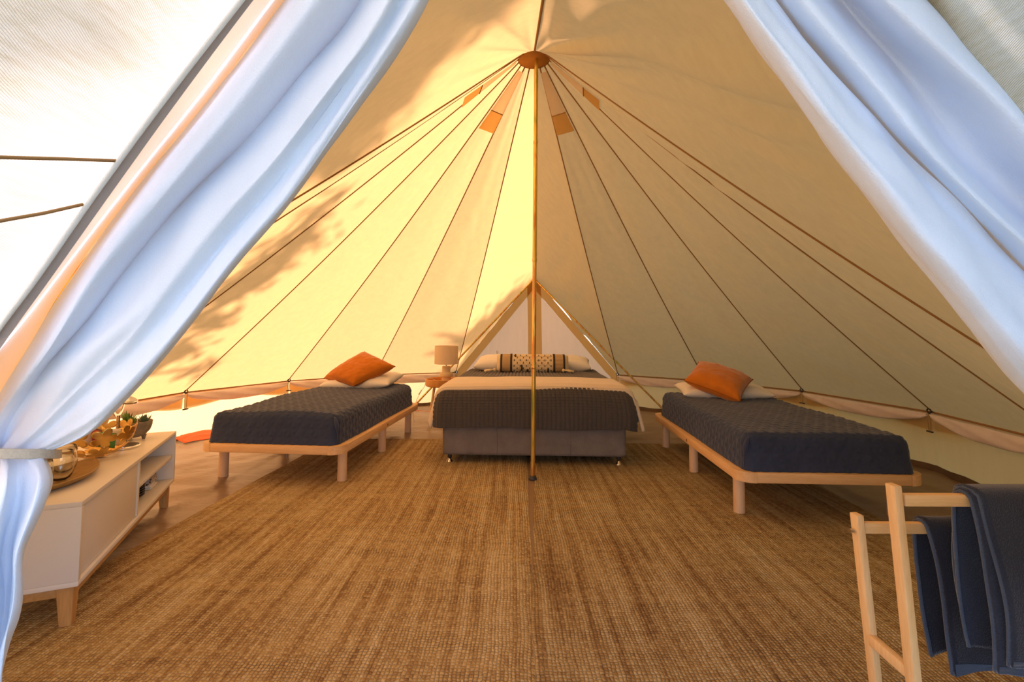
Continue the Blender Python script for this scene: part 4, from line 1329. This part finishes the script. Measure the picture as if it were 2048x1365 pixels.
mb = MB(); mb.lathe([(0, .0073), (.074, .0073), (.074, .0078), (0, .0078)], 40); mb.v = [tuple(hm @ Vector(p)) for p in mb.v]; mb.build('mirror_glass', M['mirror'], hd, sharp=30)

# succulent bowl
su = thing('succulent_pot', 'grey footed stoneware bowl planted with spiky green succulents', 'potted plant', wpC(-.165, 1.135, ZTOP), 0)
mb = MB(); mb.lathe([(0, .014), (.028, .015), (.052, .026), (.074, .052), (.083, .080), (.085, .105), (.082, .107), (.079, .104), (.076, .085), (.0, .082)], 40); mb.build('bowl', M['stone'], su)
for k in range(3):
    a = k * 2.09 + .5
    mb = MB(); mb.lathe([(.007, 0), (.010, .010), (.014, .026)], 12, (.045 * math.cos(a), .045 * math.sin(a), 0)); mb.build('foot', M['stone'], su)
mb = MB(); mb.lathe([(0, .093), (.04, .095), (.078, .092)], 30); mb.build('soil', M['soil'], su)
def leaf_blade(L, W, T, bend):
    V, Fc = [], []
    n = 7
    for i in range(n):
        t = i / (n - 1)
        w = W * (math.sin(PI * (.18 + .82 * t)) ** .8 if t < 1 else 0) * (1 - t ** 4)
        y = L * t * math.cos(bend * t); z = L * t * math.sin(bend * t + .2)
        V += [(-w, y, z + T * .4 * (1 - t)), (0, y, z - T * (1 - t)), (w, y, z + T * .4 * (1 - t)), (0, y, z + T * .1)]
    for i in range(n - 1):
        for k in range(4): Fc.append((i * 4 + k, i * 4 + (k + 1) % 4, (i + 1) * 4 + (k + 1) % 4, (i + 1) * 4 + k))
    return V, Fc
def rosette(c, n, L, W, mat, seed):
    rnd = random.Random(seed)
    for k in range(n):
        t = k / n
        tilt = lerp(.15, 1.25, t)
        V, Fc = leaf_blade(L * lerp(1.0, .75, t) * rnd.uniform(.85, 1.1), W, .006, .35)
        m4 = Matrix.Translation(c) @ Matrix.Rotation(k * 2.4 + rnd.uniform(-.2, .2), 4, 'Z') @ Matrix.Rotation(tilt, 4, 'X')
        mb = MB(); mb.add([m4 @ Vector(p) for p in V], Fc)
        mb.build('leaf', M[mat], su)
rosette((-.030, -.012, .092), 18, .080, .011, 'leaf1', 1)
rosette((.012, -.042, .092), 12, .052, .012, 'leaf1', 2)
rosette((.045, .015, .094), 20, .060, .007, 'leaf2', 3)

# things inside the cabinet
for k in range(5):
    p = thing('plate', ['lowest', 'second', 'third', 'fourth', 'topmost'][k] + ' of five dark plates stacked on the lower shelf of the cabinet', 'plate', wpC(-.165, .955, ZB + TH + .0005 + k * .0125), 0, 'dark plates in the cabinet')
    mb = MB(); mb.lathe([(0, 0), (.065, 0), (.095, .012), (.108, .020), (.107, .023), (.092, .016), (.062, .005), (0, .005)], 32); mb.build('plate_body', M['dark_ceramic'], p)
for k in range(3):
    p = thing('cereal_bowl', ['lowest', 'middle', 'topmost'][k] + ' of three dark bowls stacked on the upper shelf of the cabinet', 'bowl', wpC(-.19, 1.00, .305 + TH + .0005 + k * .020), 0, 'dark bowls in the cabinet')
    mb = MB(); mb.lathe([(0, 0), (.035, 0), (.06, .016), (.073, .042), (.071, .044), (.057, .020), (.03, .006), (0, .005)], 32); mb.build('bowl_body', M['dark_ceramic'], p)
for k in range(6):
    nl = ['lowest', 'second', 'third', 'fourth', 'fifth', 'topmost'][k]
    p = thing('napkin', nl + ' of six folded patterned napkins beside the dark plates', 'napkin', wpC(-.13 - .004 * (k % 3), 1.165, ZB + TH + .0005 + k * .0125), CA + .1 * math.sin(k * 2.1), 'folded napkins in the cabinet')
    rbox('folded_cloth', M['napkin'] if k > 1 else M['sheet'], p, (.13, .13, .012), .004, .012, wob=.002, bottom=True, seed=k)

# ------------------------------------------------------------------ orange sheet and cord on the floor
os_ = thing('orange_sheet', 'crumpled orange plastic sheet lying along the left tent wall', 'sheet', (-2.95, 4.55, .0))
def osf(u, v):
    a = -72 + 22 * u - 4
    p = ring(a, 0, -.05 - .26 * v * (.5 + .5 * math.sin(PI * u)))
    return Vector((p.x + 2.95, p.y - 4.55, .022 + .055 * (1 - v) ** 1.2 * (.6 + .4 * math.sin(u * 9)) + .008 * noise.noise(Vector((u * 9, v * 5, 0)))))
mb = MB(); mb.grid(osf, 40, 10); solidify(mb.build('sheeting', M['orange_sheet'], os_), .003, 1)
oc = thing('extension_lead', 'orange extension cord on the floor behind the side table', 'cord', (-1.05, 6.35, 0))
mb = MB(); mb.tube(resample([(-.75, .0, .014), (-.35, .10, .014), (-.02, .05, .014), (.25, .12, .014), (.6, .05, .014)], 40), .007, 8); mb.build('cable', M['orange_sheet'], oc)

# ------------------------------------------------------------------ towel stand
ts = thing('towel_stand', 'two-tier bamboo towel stand in the right foreground', 'towel stand', (.95, 1.24, 0))
def post(y, z1, ytop, name='post'):
    mb = MB(); mb.bar((.03, y, 0), (-.02, ytop, z1), .019, .030, (0, 1, 0), .003)
    mb2 = mb.build(name, M['bamboo'], ts, sharp=35); return mb2
XL = .62
def side(x):
    for y0, z1, lab in ((.075, .622, 'short'), (-.075, .748, 'tall')):
        dx = -.010 if y0 < 0 else .006
        mb = MB(); mb.bar((x + .028 + dx, y0, 0), (x - .022 + dx, y0, z1), .030, .019, (1, 0, 0), .003); p_ = mb.build('post', M['bamboo'], ts, sharp=35)
        if x < .1:
            mb = MB(); mb.tube([(x - .036, y0, z1 - .045), (x - .026, y0, z1 - .045)], .006, 12); mb.build('screw', M['steel'], p_, sharp=40)
    mb = MB(); mb.bar((x + .006, -.065, .30), (x + .006, .065, .30), .020, .028, (0, 0, 1), .003); mb.build('brace', M['bamboo'], ts, sharp=35)
side(0); side(XL)
mb = MB(); mb.bar((-.012, -.075, .712), (XL - .028, -.075, .712), .019, .028, (0, 0, 1), .003); mb.build('rail', M['bamboo_x'], ts, sharp=35)
mb = MB(); mb.bar((-.010, .075, .586), (XL - .026, .075, .586), .019, .028, (0, 0, 1), .003); mb.build('rail', M['bamboo_x'], ts, sharp=35)
def towel(name, label, x0, x1, y, z, fr, bk, mat, seed, T=.008, tilt=0.0, lay=1):
    """folded towel hung over a rail"""
    o = thing(name, label, 'towel', (.95 + x0, 1.24 + y, z), 0)
    r = .020
    def path(s):                                        # s from front hem to back hem
        Ltot = fr + PI * r + bk
        d = s * Ltot
        if d < fr: return (-r - .012 * math.sin(PI * d / fr) - .02 * (1 - d / fr), -(fr - d))
        if d < fr + PI * r:
            q = (d - fr) / r; return (-r * math.cos(q), r * math.sin(q))
        d2 = d - fr - PI * r
        return (r + .012 * math.sin(PI * d2 / bk), -d2)
    W = x1 - x0
    for L in range(lay):
        ex = .010 * L
        def fn(u, v):
            yy, zz = path(v)
            k = 1 - L * .05
            sk = tilt * max(0, -zz)
            n_ = .010 * noise.noise(Vector((u * 5 + seed, v * 4, L)))
            hem = .004 * math.sin(u * 14 + seed) * (1 if v < .02 or v > .98 else 0)
            return Vector((u * (W - ex) + ex + sk, yy * (1 + L * .45) + n_ - L * .004 * (1 if yy < 0 else -1), zz * k + .0 + L * T + hem * 2))
        mb = MB(); mb.grid(fn, 40, 80)
        b_ = mb.build('towel_layer', mat, o); solidify(b_, T, 1)
        # flat woven hems along the side edge and both ends
        mb = MB()
        NP = 60
        mb.tube([fn(0, v / NP) + Vector((-.001, 0, 0)) for v in range(NP + 1)], T * .45, 8)
        mb.build('side_hem', M['towel_hem'], b_)
        mb = MB(); mb.grid(lambda u, v: fn(u, .002 + .030 * v) + Vector((0, -T - .0015, 0)), 30, 3); mb.build('end_band', M['towel_hem'], b_)
    return o
towel('bath_towel', 'slate blue towel hung over the upper rail of the towel stand', .135, .585, -.075, .712, .375, .36, M['towel1'], 1, .008, .045, 2)
towel('bath_towel', 'dark slate towel hung over the lower rail of the towel stand', .158, .585, .075, .586, .345, .34, M['towel2'], 5, .010, .09, 1)

# ------------------------------------------------------------------ trees outside: some known by their shade on the canvas, others added to block light
def tree(loc, clumps, label, seed, nleaf, lsz):
    o = thing('tree', label, 'tree', loc)
    base = Vector(loc)
    rnd = random.Random(seed)
    top = sum((Vector(c[0]) for c in clumps), Vector()) / len(clumps) - base
    mb = MB()
    mb.tube(resample([(0, 0, -.03), (top.x * .1, top.y * .1, top.z * .35), (top.x * .4, top.y * .4, top.z * .7), top], 20), [lerp(.13, .05, k / 19) for k in range(20)], 10)
    mb.build('trunk', M['bark'], o)
    fork = Vector((top.x * .25, top.y * .25, top.z * .55))
    for c, r in clumps:
        e = Vector(c) - base
        mb = MB(); mb.tube(resample([fork, lerp(fork, e, .5) + Vector((0, 0, .12)), e], 14), [lerp(.045, .010, k / 13) for k in range(14)], 7); mb.build('branch', M['bark'], o)
    V, Fc = [], []
    for c, r in clumps:
        e = Vector(c) - base
        r = r if isinstance(r, (tuple, list)) else (r, r, r)
        for k in range(int(nleaf * r[0] * r[2])):
            p = Vector((rnd.gauss(0, .5) * r[0], rnd.gauss(0, .5) * r[1], rnd.gauss(0, .5) * r[2])) + e
            a = Vector((rnd.gauss(0, 1), rnd.gauss(0, 1), rnd.gauss(0, .6) - .4)).normalized()
            b = a.cross(Vector((rnd.gauss(0, 1), rnd.gauss(0, 1), rnd.gauss(0, 1)))).normalized()
            s = lsz * rnd.uniform(.7, 1.4)
            n = len(V)
            V += [p, p + a * s * .5 + b * s * .18, p + a * s, p + a * s * .5 - b * s * .18]
            Fc.append((n, n + 1, n + 2, n + 3))
    mb = MB(); mb.add(V, Fc)
    tag(mb.build('foliage', M['foliage'], o, False), kind='stuff')
    return o
def shade_at(p, dist):
    return Vector(p) + SUN * dist

bpy.context.view_layer.update()
DG = bpy.context.evaluated_depsgraph_get()
def roof_hit(x, y):
    ok, p, n, i, ob, mx = SC.ray_cast(DG, Vector((0, 0, HC)), ray(x, y).normalized())
    return p
def clump_list(lst):
    return [(shade_at(roof_hit(x, y), d), r) for x, y, d, r in lst]
tree((-5.6, 3.4, 0), clump_list([(540, 520, 3.6, (.34, .3, .22)), (600, 470, 3.5, (.30, .3, .20)), (640, 420, 3.6, (.22, .2, .16)), (500, 560, 3.5, (.2, .2, .14)),
      (430, 640, 3.3, (.24, .2, .16)), (370, 700, 3.3, (.26, .2, .16)), (400, 735, 3.3, (.2, .2, .12)), (455, 585, 3.4, (.16, .2, .1))]),
     'slender tree outside the left wall, seen as leaf shadows on the canvas', 3, 2600, .16)
tree((-7.2, 2.2, 0), clump_list([(890, 30, 6.0, (.42, .5, .42)), (830, 110, 6.0, (.42, .4, .42)), (770, 190, 6.0, (.4, .4, .4)), (720, 265, 5.8, (.3, .3, .32))]),
     'broad tree farther out on the left, seen as soft shade on the front roof', 5, 1500, .24)
tree((-4.6, -.4, 0), [(shade_at((-.42, .42, 1.55), 3.9), (.20, .2, .10)), (shade_at((-.5, .40, 1.40), 3.8), (.16, .16, .08)), (shade_at((-.34, .34, 1.64), 3.9), (.16, .1, .10)), (shade_at((-.56, .42, 1.26), 3.8), (.12, .1, .06))],
     'small tree outside the porch, seen as dappled shade on the porch canvas', 8, 1700, .10)
tree((-5.2, 7.6, 0), clump_list([(1035, 590, 5.0, (.24, .3, .2)), (1005, 620, 5.0, (.26, .3, .22)), (968, 650, 5.0, (.26, .3, .22)), (938, 680, 5.0, (.22, .3, .2))]),
     'tree behind the tent on the left, added to cast the shade beside the rear door', 13, 2600, .2)  # crown added to cast the shade beside the rear door

tree((-4.3, 1.1, 0), [(shade_at((-1.9, 1.0, .25), 1.9), (.42, .5, .34)), (shade_at((-2.3, 1.5, .3), 1.9), (.42, .5, .34)), (shade_at((-1.5, 1.1, .8), 2.2), (.42, .5, .34)), (shade_at((-1.7, 1.5, 1.1), 2.3), (.36, .4, .3))],
     'dense young tree close outside the front left wall, unseen, added to block the sun', 17, 2600, .2)  # unseen, added to keep the sun off the wall near the cabinet

tree((5.9, 4.9, 0), [((5.4, 4.2, 1.2), (1.0, 1.0, .9)), ((5.5, 5.6, 1.3), (1.0, 1.0, .9)), ((5.9, 4.9, 2.3), (1.0, 1.0, .8))],
     'unseen bushy tree added outside the right wall to dim it, beside the right pine bed', 23, 420, .34)  # out of view; put in to darken the lower right wall and roof
tree((5.6, 1.9, 0), [((5.2, 1.4, 1.2), (1.0, 1.0, .9)), ((5.2, 2.6, 1.2), (1.0, 1.0, .9)), ((5.5, 1.9, 2.2), (1.0, 1.0, .8))],
     'unseen bushy tree added outside the right wall to dim it, nearer the doorway', 29, 420, .34)  # unseen, added to cut the sky light on the right canvas
tree((4.6, 7.9, 0), [((4.2, 7.4, 1.2), (1.0, 1.0, .9)), ((3.6, 8.3, 1.2), (1.0, 1.0, .9)), ((4.4, 7.9, 2.2), (1.0, 1.0, .8))],
     'unseen bushy tree added outside the tent to dim it, behind the right pine bed', 37, 700, .34)  # not in view; added to dim the light reaching the rear right canvas
